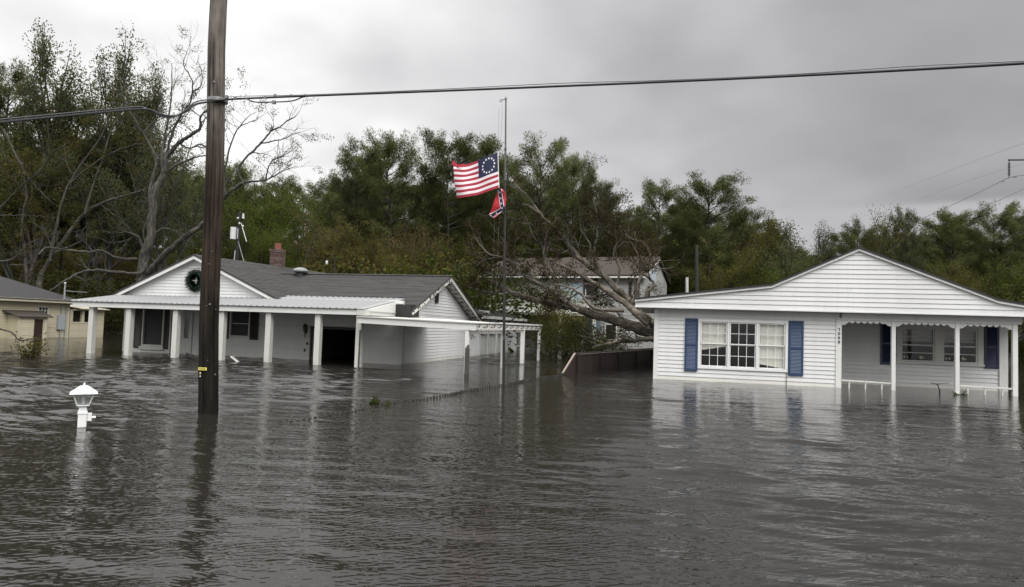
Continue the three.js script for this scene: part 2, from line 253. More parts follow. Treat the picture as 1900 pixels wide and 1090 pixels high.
/* ------------------------------------------------ white house with blue shutters (right) */
{
  const h = thing('gable_house', 'white sided house with blue shutters and a wide front gable, at the right', 'house', [4.373, 0, -21.451], -0.2353);
  const Y0 = -0.75, EX = 0.124;
  const front = wall(h, 'wall', { poly: [[0.24, Y0], [5.6, Y0], [5.6, 2.27], [0.24, 2.27]], holes: [[1.6, 4.12, 0.44, 1.86]], cuts: [[1.53, 4.16, 0.38, 1.92]], expo: EX, mats: M.siding, seed: 3, from: -0.128 });
  wall(h, 'wall', { poly: [[0, Y0], [8, Y0], [8, 2.27], [0, 2.27]], expo: EX, mats: M.siding, pos: [0.24, 0, -8.12], turn: -Math.PI / 2, seed: 4, from: -0.128 });
  part('wall', bx(5.48, 5.6, Y0, 2.27, -2.12, -0.122), M.siding[0], h);
  const W1 = [7.87, 8.8, 0.82, 1.84], W2 = [9.06, 10.0, 0.82, 1.83];
  wall(h, 'wall', { poly: [[5.6, Y0], [10.8, Y0], [10.8, 2.27], [5.6, 2.27]], holes: [W1, W2], cuts: [[7.73, 10.18, 0.75, 1.93]], expo: EX, mats: M.siding, pos: [0, 0, -2.0], seed: 5, from: -0.128 });
  part('wall', [bx(10.68, 10.8, Y0, 2.27, -8.12, -2.122), bx(0.362, 10.678, Y0, 2.27, -8.12, -8.0)], M.siding[0], h);
  // corner boards
  part('corner_board', rb(0.18, 0.32, Y0, 2.22, 0.0, 0.04), M.trim, h);
  part('corner_board', rb(5.50, 5.66, Y0, 2.07, 0.002, 0.045), M.trim, h);
  part('corner_board', [rb(10.6, 10.84, Y0, 2.05, -1.998, -1.95)], M.trim, h);
  // gable with its own boards, proud of the wall
  const prof = [[-0.42, 2.49], [3.63, 3.0], [6.02, 4.13], [9.6, 2.68], [11.5, 2.36]];
  const under = prof.map(([x, y]) => [x, y - 0.045]);
  { // gable is not convex at its low wings: three convex pieces side by side
    const G = [[[-0.40, 2.27], [3.63, 2.27], [3.63, under[1][1]], [-0.40, under[0][1]]], [[3.63, 2.27], [9.6, 2.27], [9.6, under[3][1]], [6.02, under[2][1]], [3.63, under[1][1]]], [[9.6, 2.27], [11.45, 2.27], [11.45, under[4][1]], [9.6, under[3][1]]]];
    const gw = part('gable_wall', G.map((p) => slab(p, 0.22, 0.35)), M.siding[1], h); gw.position.z = 0;
    const rnd = rngOf(77); const whole = (y) => { let lo = Infinity, hi = -Infinity; for (const p of G) { const s = spanAt(p, y); lo = Math.min(lo, s[0]); hi = Math.max(hi, s[1]); } return [lo, hi]; };
    for (let y = 2.272; y < 4.05; y += 0.137) { const hh = Math.min(0.137, 4.08 - y), a = whole(y + 0.002), b = whole(y + hh - 0.002); let cut = [a[0], a[1]]; if (a[1] - a[0] > 5) cut = [a[0], a[0] + (a[1] - a[0]) * (0.25 + 0.5 * rnd()), a[1]]; for (let k = 0; k < cut.length - 1; k++) { const s = cut[k] + (k ? 0.0015 : 0), e = cut[k + 1] - (k < cut.length - 2 ? 0.0015 : 0); const ts = k === 0 ? Math.min(Math.max(s, b[0]), e) : s, te = k === cut.length - 2 ? Math.max(s, Math.min(e, b[1])) : e; const m = new THREE.Mesh(boardGeo(s, e, ts, te, hh - 0.001), M.siding[Math.floor(rnd() * 4)]); m.name = numbered('siding_board'); m.position.set(0, y, 0.351); gw.add(m); } }
  }
  // roof: shingled slab over the profile, its edge dark, white rake board under it
  const strip = (pts, t0, t1, z0, z1) => { const out = []; for (let k = 0; k < pts.length - 1; k++) { const [a, b] = [pts[k], pts[k + 1]]; out.push(hex([[a[0], a[1] + t0, z0], [a[0], a[1] + t0, z1], [b[0], b[1] + t0, z1], [b[0], b[1] + t0, z0], [a[0], a[1] + t1, z0], [a[0], a[1] + t1, z1], [b[0], b[1] + t1, z1], [b[0], b[1] + t1, z0]])); } return out; };
  const roof = part('roof', strip(prof, -0.015, 0.035, -8.5, 0.47), M.shingleDark, h);
  part('rake_board', strip(prof, -0.085, -0.017, 0.375, 0.44), M.trim, roof);
  part('fascia', [rb(-0.42, 11.45, 2.225, 2.27, 0.24, 0.40)], M.trim, h);
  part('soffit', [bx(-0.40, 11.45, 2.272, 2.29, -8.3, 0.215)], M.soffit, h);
  part('porch_header', [bx(5.662, 10.35, 2.075, 2.268, -0.06, 0.06)], M.siding[2], h);
  part('soffit_vent', [bx(7.15, 8.3, 2.245, 2.268, 0.08, 0.16), ...Array.from({ length: 22 }, (_, k) => bx(7.17 + k * 0.051, 7.19 + k * 0.051, 2.238, 2.2445, 0.085, 0.155))], M.galv, h);
  // porch: beam, scalloped trim, posts with brackets, railing
  const beam = part('porch_beam', [rb(5.50, 10.32, 2.02, 2.073, -0.05, 0.07)], M.trim, h);
  const scal = (x0, x1) => { const n = Math.round((x1 - x0) / 0.175), s = new THREE.Shape(), w = (x1 - x0) / n; s.moveTo(x0, 2.022); for (let k = 0; k < n; k++) s.absarc(x0 + (k + 0.5) * w, 2.0, w * 0.46, Math.PI, 2 * Math.PI, false); s.lineTo(x1, 2.022); s.lineTo(x0, 2.022); const g = new THREE.ExtrudeGeometry(s, { depth: 0.022, bevelEnabled: false, curveSegments: 7 }); g.translate(0, 0, 0.02); return g; };
  for (const [a, b] of [[5.86, 6.86], [7.3, 8.46], [8.98, 9.95]]) part('scalloped_trim', scal(a, b), M.trim, h);
  const bracket = (x, dir) => { const s = new THREE.Shape(); s.moveTo(0, 2.02); s.lineTo(dir * 0.21, 2.02); s.bezierCurveTo(dir * 0.21, 1.94, dir * 0.17, 1.93, dir * 0.14, 1.92); s.bezierCurveTo(dir * 0.1, 1.86, dir * 0.04, 1.87, 0, 1.865); const g = new THREE.ExtrudeGeometry(s, { depth: 0.03, bevelEnabled: false, curveSegments: 6 }); g.translate(x, 0, 0.005); return g; };
  const posts = [[7.06, 0.055, [-1, 1]], [8.72, 0.055, [-1, 1]], [10.17, 0.065, [-1]]];
  for (const [x, w, dirs] of posts) { const p = part('porch_post', rb(x - w, x + w, Y0, 2.018, -0.05, 0.06, 0.01), M.trim, h); for (const d of dirs) part('bracket', bracket(x + d * (w + 0.001), d), M.trim, p); }
  part('bracket', bracket(5.661, 1), M.trim, beam);
  for (const [a, b, y] of [[5.665, 7.0, 0.175], [8.78, 10.1, 0.17]]) {
    const r = part('porch_railing', rb(a, b, y, y + 0.05, -0.02, 0.045), M.rail, h); r.rotation.z = a < 6 ? -0.018 : -0.012; r.position.y = a < 6 ? 0.12 : 0.125;
    for (let k = 0; k < 3; k++) { const x = a + (b - a) * (0.16 + 0.33 * k); part('baluster', rb(x - 0.022, x + 0.022, y - 0.7, y - 0.002, -0.008, 0.034), M.rail, r); }
  }
  // triple window: casing, three sashes with six-over-six panes, blinds
  const sashes = [[1.63, 2.38], [2.49, 3.22], [3.35, 4.09]];
  const win = part('window', [...frameGeo(1.53, 4.16, 0.38, 1.92, 0.075, 0.0, 0.055), rb(2.41, 2.47, 0.456, 1.844, 0.0, 0.05), rb(3.25, 3.32, 0.456, 1.844, 0.0, 0.05)], M.vinyl, h, 'wide triple window with white frames');
  const cells = [[1.605, 2.41], [2.47, 3.25], [3.32, 4.085]];
  cells.forEach(([x0, x1], q) => {
    for (const [y0, y1, z] of [[1.15, 1.845, 0.016], [0.455, 1.16, -0.012]]) {
      part('sash', frameGeo(x0 + 0.004, x1 - 0.004, y0, y1, 0.035, z - 0.014, z + 0.014), M.vinyl, win);
      const a0 = x0 + 0.039, a1 = x1 - 0.039, b0 = y0 + 0.035, b1 = y1 - 0.035, w = (a1 - a0) / 3, hh = (b1 - b0) / 2;
      part('muntin', [bx(a0 + w - 0.008, a0 + w + 0.008, b0, b1, z - 0.006, z + 0.008), bx(a0 + 2 * w - 0.008, a0 + 2 * w + 0.008, b0, b1, z - 0.006, z + 0.008), bx(a0, a1, b0 + hh - 0.008, b0 + hh + 0.008, z - 0.0065, z + 0.0085)], M.vinyl, win);
      for (let i = 0; i < 3; i++) for (let j = 0; j < 2; j++) { const g = new THREE.PlaneGeometry(w - 0.016, hh - 0.016); g.translate(a0 + (i + 0.5) * w, b0 + (j + 0.5) * hh, z + 0.001); part('pane', g, M.glass, win); }
    }
  });
  const bl = [[[1.62, 0.98], [2.4, 1.11], [2.4, 1.84], [1.62, 1.84]], null, [[3.33, 0.62], [4.08, 0.50], [4.08, 1.84], [3.33, 1.84]]];
  bl.forEach((p) => p && part('blind', [slab(p, -0.075, -0.07), slab([[p[0][0], p[0][1] - 0.02], [p[1][0], p[1][1] - 0.02], [p[1][0], p[1][1] - 0.001], [p[0][0], p[0][1] - 0.001]], -0.085, -0.06)], M.blind, win));
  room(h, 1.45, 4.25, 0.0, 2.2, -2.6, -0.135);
  // shutters
  const shutter = (x0, x1, y0, y1, z, m1, m2, n) => {
    const s = part('shutter', [...frameGeo(x0, x1, y0, y1, 0.06, z, z + 0.034, 0.09), rb(x0 + 0.06, x1 - 0.06, (y0 + y1) / 2 - 0.04, (y0 + y1) / 2 + 0.04, z, z + 0.034), bx(x0 + 0.05, x1 - 0.05, y0 + 0.05, y1 - 0.05, z + 0.001, z + 0.006)], m1, h);
    for (const [a, b] of [[y0 + 0.09, (y0 + y1) / 2 - 0.04], [(y0 + y1) / 2 + 0.04, y1 - 0.06]]) for (let k = 0; k < n; k++) { const yy = a + (b - a) * (k + 0.5) / n, g = new THREE.BoxGeometry(x1 - x0 - 0.122, (b - a) / n * 0.95, 0.006); g.rotateX(-0.55); g.translate((x0 + x1) / 2, yy, z + 0.017); part('slat', g, m2, s); }
    return s;
  };
  shutter(1.13, 1.525, 0.285, 1.94, 0.03, M.blue, M.blueSlat, 17); shutter(4.175, 4.6, 0.29, 1.95, 0.03, M.blue, M.blueSlat, 17);
  shutter(7.26, 7.66, 0.67, 2.03, -1.97, M.navy, M.navy, 14); shutter(10.2, 10.59, 0.68, 2.0, -1.97, M.navy, M.navy, 14);
  // porch windows
  part('casing', [rb(7.73, 7.85, 0.76, 1.93, -2.0, -1.955), rb(8.82, 9.04, 0.76, 1.93, -2.0, -1.955), rb(10.02, 10.18, 0.76, 1.93, -2.0, -1.955), rb(7.73, 10.18, 1.862, 1.98, -2.002, -1.95), rb(7.7, 10.2, 0.72, 0.80, -2.0, -1.93)], M.trimOld, h);
  for (const [x0, x1, y0, y1] of [W1, W2]) {
    const w = part('window', frameGeo(x0 - 0.02, x1 + 0.02, y0 - 0.02, y1 + 0.03, 0.05, -2.03, -1.97), M.trimOld, h, 'porch window with horizontal bars');
    for (const [k, t] of [[0.26, 0.014], [0.5, 0.022], [0.76, 0.012]]) part('sash_bar', bx(x0 + 0.031, x1 - 0.031, y0 + (y1 - y0) * k - t, y0 + (y1 - y0) * k + t, -2.02, -1.98), M.trimOld, w);
    for (let k = 0; k < 4; k++) { const g = new THREE.PlaneGeometry(x1 - x0 - 0.06, 0.22); g.translate((x0 + x1) / 2, y0 + 0.03 + (y1 - y0 - 0.04) * (k + 0.5) / 4, -2.005); part('pane', g, M.glass, w); }
    part('blind', bx(x0 + 0.03, x1 - 0.03, y0 + 0.62, y1, -2.1, -2.09), S(0.2, 0.19, 0.17, 0.8), w);
    for (const [k, c] of [[0.12, 0.05], [0.22, 0.04], [0.62, 0.07], [0.7, 0.04]]) part('ornament', (() => { const g = new THREE.SphereGeometry(c * 0.6, 7, 5); g.scale(1, 1.6, 1); g.translate(x0 + (x1 - x0) * k, y0 + 0.1 + c * 0.3, -2.07); return g; })(), M.cream, w);
  }
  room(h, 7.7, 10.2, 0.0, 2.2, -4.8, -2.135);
  // house number, one digit under the other on the corner board
  const font = await new FontLoader().loadAsync('fonts/droid/droid_sans_bold.typeface.json');
  const num = part('number_plate', rb(5.545, 5.625, 1.27, 1.80, 0.0455, 0.05), M.trim, h);
  [...'1098'].forEach((c, k) => { const g = new TextGeometry(c, { font, size: 0.088, depth: 0.008, curveSegments: 3, bevelEnabled: false }); g.computeBoundingBox(); const b = g.boundingBox; g.translate(5.585 - (b.min.x + b.max.x) / 2, 1.685 - k * 0.125, 0.0505); part('digit', g, M.black, num); });
  // porch wall lantern in the recess
  part('wall_lantern', [rb(5.68, 5.76, 1.62, 1.86, -1.86, -1.78), rb(5.60, 5.70, 1.72, 1.76, -1.84, -1.8)], M.black, h);
  part('vent_pipe', [new THREE.CylinderGeometry(0.04, 0.04, 0.5, 8).translate(1.5, 2.9, -7)], M.trimOld, h);
  part('cable_conduit', [bx(4.125, 4.14, -0.5, 0.38, 0.03, 0.045)], M.steel, h);
}

/* ------------------------------------------------ white house with long front porch (left) */
{
  const h = thing('porch_house', 'white house with a long square-posted porch under a metal roof, behind the utility pole', 'house', [-15.399, 0, -25.035], -0.2393);
  const Y0 = -1.2, EX = 0.122;
  const D1 = [0.22, 1.12, 0.30, 1.74], DR = [1.5, 2.46, -0.4, 1.73], W2 = [4.21, 5.0, 0.80, 1.73], GA = [7.72, 9.62, -1.0, 1.18];
  wall(h, 'wall', { poly: [[-0.68, Y0], [11.3, Y0], [11.3, 2.3], [-0.68, 2.3]], holes: [D1, DR, W2, GA], cuts: [[0.16, 1.18, 0.1, 1.8], [1.44, 2.52, -0.5, 1.8], [4.16, 5.05, 0.75, 1.78], [7.64, 9.7, -1, 1.26]], expo: EX, mats: M.sideOld, pos: [0, 0, -2.1], seed: 21, from: -0.14 });
  wall(h, 'wall', { poly: [[0, Y0], [12, Y0], [12, 2.3], [0, 2.3]], expo: EX, mats: M.sideOld, pos: [-0.68, 0, -14.22], turn: -Math.PI / 2, seed: 22, from: -0.14 });
  // right side wall: its local x runs away from the front
  const RW = [[17.9, 22.2, -0.6, 1.14], [9.83, 11.17, -0.16, 1.07], [11.45, 12.8, -0.16, 1.07], [13.2, 14.45, -0.16, 1.07]];
  const side = wall(h, 'wall', { poly: [[0, Y0], [23.78, Y0], [23.78, 1.86], [0, 1.86]], holes: RW, cuts: RW.map(([a, b, c, d]) => [a - 0.08, b + 0.08, c - 0.08, d + 0.08]), expo: EX, mats: M.siding, pos: [11.3, 0, -2.222], turn: Math.PI / 2, seed: 23, from: -0.14 });
  wall(h, 'gable_wall', { poly: [[0.2, 1.862], [7.9, 1.862], [4.0, 3.28]], expo: EX, mats: M.siding, pos: [11.302, 0, -2.1], turn: Math.PI / 2, seed: 24, from: 1.862 });
  part('corner_board', [rb(11.2, 11.345, Y0, 1.6, -2.099, -2.05), rb(-0.72, -0.56, Y0, 2.2, -2.099, -2.05), rb(11.301, 11.34, Y0, 1.6, -2.26, -2.101)], M.trimOld, h);
  part('back_wall', [bx(-0.56, 11.18, Y0, 2.3, -14.22, -14.1), bx(4, 11.18, Y0, 1.95, -26.1, -26.0), bx(4, 4.12, Y0, 1.95, -25.998, -14.222)], M.sideOld[0], h);
  // opening of the old garage, dark inside with a few upright things
  part('garage_frame', [...frameGeo(7.64, 9.7, -1.0, 1.27, 0.085, -2.1, -2.045)].slice(0, 3), M.brownPaint, h);
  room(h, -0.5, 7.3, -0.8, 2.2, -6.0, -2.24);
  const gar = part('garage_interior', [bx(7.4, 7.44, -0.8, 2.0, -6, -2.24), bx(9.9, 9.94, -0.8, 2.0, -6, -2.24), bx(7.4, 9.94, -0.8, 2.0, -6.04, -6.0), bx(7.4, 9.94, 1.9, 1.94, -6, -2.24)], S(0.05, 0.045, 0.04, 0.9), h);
  part('stored_board', [bx(8.35, 8.75, -0.5, 0.75, -4.6, -4.5), bx(8.95, 9.15, -0.5, 1.0, -5.0, -4.9)], S(0.09, 0.085, 0.08, 0.9), gar);
  part('stored_board', bx(9.3, 9.55, -0.5, 0.8, -3.6, -3.5), S(0.14, 0.13, 0.12, 0.9), gar);
  // picture window with its screen and dark shutters
  const w1 = part('window', frameGeo(D1[0] - 0.06, D1[1] + 0.06, D1[2] - 0.06, D1[3] + 0.06, 0.065, -2.1, -2.05), M.trimOld, h);
  part('insect_screen', bx(D1[0] + 0.01, D1[1] - 0.01, D1[2], D1[3], -2.13, -2.125), M.screen, w1); part('sill', rb(0.1, 1.24, 0.1, 0.235, -2.1, -2.0), M.trimOld, w1);
  const w2 = part('window', frameGeo(W2[0] - 0.05, W2[1] + 0.05, W2[2] - 0.05, W2[3] + 0.05, 0.055, -2.1, -2.05), M.trimOld, h);
  part('insect_screen', bx(W2[0] + 0.01, W2[1] - 0.01, W2[2], W2[3], -2.13, -2.125), M.screen, w2); part('sash_bar', bx(W2[0] + 0.01, W2[1] - 0.01, 1.25, 1.28, -2.12, -2.10), M.trimOld, w2);
  const shut = (x0, x1, y0, y1) => { const s = part('shutter', [...frameGeo(x0, x1, y0, y1, 0.05, -2.075, -2.045, 0.07), bx(x0 + 0.04, x1 - 0.04, y0 + 0.05, y1 - 0.04, -2.074, -2.066)], M.brownPaint, h); for (let k = 0, n = Math.round((y1 - y0) / 0.09); k < n; k++) { const g = new THREE.BoxGeometry(x1 - x0 - 0.1, 0.075, 0.006); g.rotateX(-0.5); g.translate((x0 + x1) / 2, y0 + 0.09 + (y1 - y0 - 0.16) * (k + 0.5) / n, -2.058); part('slat', g, M.brownPaint, s); } };
  shut(-0.2, 0.14, 0.15, 1.74); shut(1.2, 1.43, 0.15, 1.76); shut(3.78, 4.14, 0.66, 1.76); shut(5.07, 5.43, 0.66, 1.75);
  // front door with two long panes
  const door = part('front_door', [...frameGeo(1.46, 2.5, -0.5, 1.78, 0.07, -2.1, -2.04), rb(1.55, 2.41, -0.5, 0.62, -2.15, -2.11), rb(1.55, 1.66, 0.625, 1.70, -2.15, -2.11), rb(1.87, 2.08, 0.625, 1.70, -2.15, -2.11), rb(2.3, 2.41, 0.625, 1.70, -2.15, -2.11)], M.trimOld, h);
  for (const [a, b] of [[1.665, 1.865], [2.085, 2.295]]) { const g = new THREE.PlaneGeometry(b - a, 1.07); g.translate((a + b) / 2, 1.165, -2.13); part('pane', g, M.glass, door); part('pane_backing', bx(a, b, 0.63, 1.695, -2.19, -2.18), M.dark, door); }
  part('handle', new THREE.SphereGeometry(0.03, 8, 6).translate(1.6, 0.58, -2.09), M.black, door);
  { // carriage lamp by the garage
    const l = part('wall_lantern', [new THREE.CylinderGeometry(0.075, 0.055, 0.2, 6).translate(7.45, 1.15, -1.98), new THREE.ConeGeometry(0.1, 0.12, 6).translate(7.45, 1.31, -1.98), new THREE.CylinderGeometry(0.03, 0.015, 0.22, 6).translate(7.45, 0.94, -2.0), bx(7.4, 7.5, 1.0, 1.25, -2.07, -2.04), bx(7.44, 7.46, 1.02, 1.05, -2.05, -1.98)], M.black, h);
    part('wall_box', [bx(7.5, 7.56, 0.56, 0.66, -2.07, -2.04), bx(7.41, 7.46, 0.30, 0.42, -2.07, -2.04)], M.black, l);
  }
  // porch: posts, fascia, metal roof with raised ribs
  for (const u of [0, 1.64, 3.63, 5.52, 7.36, 9.23, 10.74]) part('porch_post', rb(u - 0.1, u + 0.1, Y0, 1.70, 0.05, 0.25, 0.012), M.trimOld, h);
  part('peeling_paint', [rb(10.775, 10.835, 0.2, 1.22, 0.2505, 0.256, 0.03), rb(10.768, 10.835, -0.4, 0.5, 0.2505, 0.255, 0.02)], M.greyWood, h);
  part('fascia', [rb(-0.76, 10.98, 1.705, 1.89, 0.27, 0.34), rb(-0.76, -0.69, 1.72, 1.9, -2.1, 0.268)], M.trim, h);
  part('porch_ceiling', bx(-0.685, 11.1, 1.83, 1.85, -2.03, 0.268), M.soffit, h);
  const SL = (v) => 1.925 + (0.36 - v) * 0.143;
  const mr = part('metal_roof', hex([[-0.8, SL(0.4) - 0.02, 0.4], [11.0, SL(0.4) - 0.02, 0.4], [10.98, SL(-3.0) - 0.02, -3.0], [-0.8, SL(-3.0) - 0.02, -3.0], [-0.8, SL(0.4), 0.4], [11.0, SL(0.4), 0.4], [10.98, SL(-3.0), -3.0], [-0.8, SL(-3.0), -3.0]]), M.metal, h);
  for (let k = 0; k < 51; k++) { const u = -0.76 + k * 0.2285; const g = hex([[u - 0.035, SL(0.41), 0.41], [u + 0.035, SL(0.41), 0.41], [u + 0.035, SL(-2.98), -2.98], [u - 0.035, SL(-2.98), -2.98], [u - 0.014, SL(0.41) + 0.028, 0.41], [u + 0.014, SL(0.41) + 0.028, 0.41], [u + 0.014, SL(-2.98) + 0.028, -2.98], [u - 0.014, SL(-2.98) + 0.028, -2.98]]); part('rib', g, M.metal, mr); }
  part('porch_end_wall', [hex([[11.0, 1.71, 0.2], [11.06, 1.71, 0.2], [11.06, 1.71, -2.6], [11.0, 1.71, -2.6], [11.0, SL(0.2) - 0.03, 0.2], [11.06, SL(0.2) - 0.03, 0.2], [11.06, SL(-2.6) - 0.03, -2.6], [11.0, SL(-2.6) - 0.03, -2.6]])], M.trim, h);
  part('box_end', rb(10.72, 11.1, 1.695, 1.9, 0.21, 0.38), M.trimOld, h);
  // front gable with siding, square louvred opening
  const gw = wall(h, 'gable_wall', { poly: [[-0.75, 2.26], [6.05, 2.26], [2.65, 3.79]], cuts: [[2.36, 2.94, 2.6, 3.16]], expo: EX, mats: M.siding, pos: [0, 0, -1.98], seed: 26, from: 2.262, thick: 0.1 });
  const gwin = part('window', [...frameGeo(2.34, 2.96, 2.58, 3.18, 0.06, -1.98, -1.93), bx(2.63, 2.67, 2.64, 3.12, -1.965, -1.94), bx(2.40, 2.90, 2.86, 2.90, -1.966, -1.941)], M.trim, h, 'small gable window behind the wreath');
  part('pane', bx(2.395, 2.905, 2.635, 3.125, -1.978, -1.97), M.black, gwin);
  // roofs
  const RX = 2.65, slope = (1.60) / 3.62, gy = (u, v) => 3.90 - Math.abs(u - RX) * slope + Math.max(0, -v - 2) * 0.012;
  const courseRoof = (name, quad, n, mat, par) => { // quad: eave a->b, ridge d->c ; shingle courses, each a thin wedge, uneven tabs
    const rnd = rngOf(n * 37 + 5), [a, b, c, d] = quad.map((q) => V(...q)), out = [], nrm = V().crossVectors(b.clone().sub(a), d.clone().sub(a)).normalize(); if (nrm.y < 0) nrm.negate();
    const Lp = (p, q, t) => p.clone().lerp(q, t), arr = (v) => v.toArray();
    for (let k = 0; k < n; k++) { const t0 = k / n - 0.004, t1 = (k + 1) / n, lift = nrm.clone().multiplyScalar(0.016), P0 = Lp(a, d, Math.max(0, t0)), P1 = Lp(b, c, Math.max(0, t0)), Q1 = Lp(b, c, t1), Q0 = Lp(a, d, t1), dn = nrm.clone().multiplyScalar(-0.05), lo = nrm.clone().multiplyScalar(0.003);
      const m = Math.max(4, Math.round(P0.distanceTo(P1) / 0.95)), ed = [0]; for (let q = 1; q < m; q++) ed.push((q + 0.8 * (rnd() - 0.5)) / m); ed.push(1); for (let q = 0; q < m; q++) { const j = lift.clone().multiplyScalar(0.6 + 0.7 * rnd()), s0 = ed[q] + 0.0003, s1 = ed[q + 1] - 0.0003, B = [Lp(P0, P1, s0), Lp(P0, P1, s1), Lp(Q0, Q1, s1), Lp(Q0, Q1, s0)]; out.push(hex([...B.map((p) => arr(p.clone().add(dn))), arr(B[0].clone().add(j)), arr(B[1].clone().add(j)), arr(B[2].clone().add(lo)), arr(B[3].clone().add(lo))])); } }
    return part(name, out, mat, par);
  };
  const E0 = -1.7, gx = (side, v, e) => [RX + side * e, gy(RX + side * e, v), v];
  const roof1 = courseRoof('gable_roof', [gx(1, E0, 3.72), gx(1, -14.6, 3.72), [RX, gy(RX, -14.6), -14.6], [RX, gy(RX, E0), E0]], 26, M.shingle, h);
  courseRoof('gable_roof', [gx(-1, -14.6, 3.72), gx(-1, E0, 3.72), [RX, gy(RX, E0), E0], [RX, gy(RX, -14.6), -14.6]], 26, M.shingle, h);
  const MY = (v) => 3.52 - Math.abs(v + 6.2) * 0.37;
  const roof2 = courseRoof('main_roof', [[3.2, MY(-2.0), -2.0], [11.72, MY(-2.0), -2.0], [11.72, 3.52, -6.2], [3.2, 3.52, -6.2]], 28, M.shingle, h);
  courseRoof('main_roof', [[11.72, MY(-10.9), -10.9], [3.2, MY(-10.9), -10.9], [3.2, 3.52, -6.2], [11.72, 3.52, -6.2]], 30, M.shingle, h);
  part('ridge_cap', [hex([[3.4, 3.525, -6.32], [11.73, 3.525, -6.32], [11.73, 3.525, -6.08], [3.4, 3.525, -6.08], [3.4, 3.565, -6.22], [11.73, 3.565, -6.22], [11.73, 3.565, -6.18], [3.4, 3.565, -6.18]])], M.shingle, roof2);
  // rake boards: front gable white, right gable weathered
  const rake = (x0, y0, x1, y1, t, z0, z1) => hex([[x0, y0 - t, z0], [x0, y0 - t, z1], [x1, y1 - t, z1], [x1, y1 - t, z0], [x0, y0, z0], [x0, y0, z1], [x1, y1, z1], [x1, y1, z0]]);
  part('rake_board', [rake(RX - 3.7, gy(RX - 3.7, -1.7) - 0.055, RX - 0.003, gy(RX, -1.7) - 0.055, 0.13, -1.80, -1.73), rake(RX + 0.003, gy(RX, -1.7) - 0.055, RX + 3.7, gy(RX + 3.7, -1.7) - 0.055, 0.13, -1.80, -1.73)], M.trim, roof1);
  const rk2 = (v0, v1, t, d, x0, x1) => hex([[x0, MY(v0) - d - t, v0], [x1, MY(v0) - d - t, v0], [x1, MY(v1) - d - t, v1], [x0, MY(v1) - d - t, v1], [x0, MY(v0) - d, v0], [x1, MY(v0) - d, v0], [x1, MY(v1) - d, v1], [x0, MY(v1) - d, v1]]);
  const peel = tex(256, 256, (u, v) => { const n = tnoise(u, v, 9, 22, 5.5, 5); return n > 0.60 ? [0.16, 0.15, 0.13] : n > 0.53 ? [0.42, 0.4, 0.37] : [0.80, 0.79, 0.76]; }, true);
  const peelM = S(1, 1, 1, 0.8, { map: rep(peel, 0.9, 0.9) });
  part('rake_board', rk2(-2.05, -6.198, 0.15, 0.056, 11.64, 11.70), peelM, roof2, 'weathered rake board with paint peeling off');
  part('rake_board', rk2(-6.202, -10.85, 0.14, 0.056, 11.64, 11.70), M.trimOld, roof2);
  part('rake_soffit', [rk2(-2.1, -6.19, 0.02, 0.21, 11.31, 11.636)], S(0.05, 0.045, 0.04, 0.9), roof2);
  part('rake_soffit', [rk2(-6.21, -10.8, 0.02, 0.2, 11.31, 11.636)], peelM, roof2);
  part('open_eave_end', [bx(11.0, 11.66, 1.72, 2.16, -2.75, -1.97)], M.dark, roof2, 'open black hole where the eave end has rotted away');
  const vent = part('gable_vent', frameGeo(-0.17, 0.17, 2.36, 3.0, 0.05, 0, 0.05), M.brownPaint, h); vent.position.set(11.33, 0, -5.45); vent.rotation.y = Math.PI / 2;
  for (let k = 0; k < 9; k++) { const g = new THREE.BoxGeometry(0.25, 0.06, 0.008); g.rotateX(-0.6); g.translate(0, 2.44 + k * 0.06, 0.02); part('slat', g, M.brownPaint, vent); }
  // rear wing: low dark roof, white fascia, tall windows
  courseRoof('rear_roof', [[11.75, 2.02, -10.9], [11.75, 2.02, -26.3], [7.6, 2.95, -26.3], [7.6, 2.95, -10.9]], 18, M.shingleDark, h);
  courseRoof('rear_roof', [[3.4, 2.02, -26.3], [3.4, 2.02, -13.2], [7.6, 2.95, -13.2], [7.6, 2.95, -26.3]], 12, M.shingleDark, h);
  part('fascia', [rb(11.70, 11.75, 1.84, 1.99, -26.3, -10.95)], M.trim, h);
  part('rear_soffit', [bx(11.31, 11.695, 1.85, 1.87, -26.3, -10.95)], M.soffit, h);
  for (const [a, b, c, d, n] of RW.map((r, k) => [...r, k ? 1 : 2])) {
    const w = part('window', [...frameGeo(a - 0.07, b + 0.07, c - 0.07, d + 0.07, 0.08, 0.0, 0.05), ...(n === 2 ? [bx((a + b) / 2 - 0.05, (a + b) / 2 + 0.05, c, d, -0.02, 0.02), bx(a, b, 0.24, 0.32, -0.021, 0.021)] : [])], M.trim, h); w.position.set(11.301, 0, -2.222); w.rotation.y = Math.PI / 2;
    const g = new THREE.PlaneGeometry(b - a, d - c); g.translate((a + b) / 2, (c + d) / 2, -0.04); part('pane', g, M.glass, w);
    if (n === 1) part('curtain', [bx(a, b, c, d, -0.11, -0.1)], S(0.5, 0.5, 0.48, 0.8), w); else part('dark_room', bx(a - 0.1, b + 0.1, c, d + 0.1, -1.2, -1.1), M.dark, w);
  }
  // carport along the right side: flat roof, white beams, posts
  const cp = part('carport_roof', [hex([[10.9, 1.64, 0.75], [14.95, 1.55, 0.75], [14.95, 1.57, -2.6], [11.36, 1.70, -4.4], [10.9, 1.67, 0.75], [14.95, 1.58, 0.75], [14.95, 1.60, -2.6], [11.36, 1.73, -4.4]])], M.trimOld, h);
  part('beam', [hex([[10.92, 1.45, 0.62], [10.92, 1.45, 0.70], [14.9, 1.34, 0.70], [14.9, 1.34, 0.62], [10.92, 1.637, 0.62], [10.92, 1.637, 0.70], [14.9, 1.546, 0.70], [14.9, 1.546, 0.62]]), rb(14.8, 14.9, 1.36, 1.545, -9.7, 0.618)], M.trim, cp);
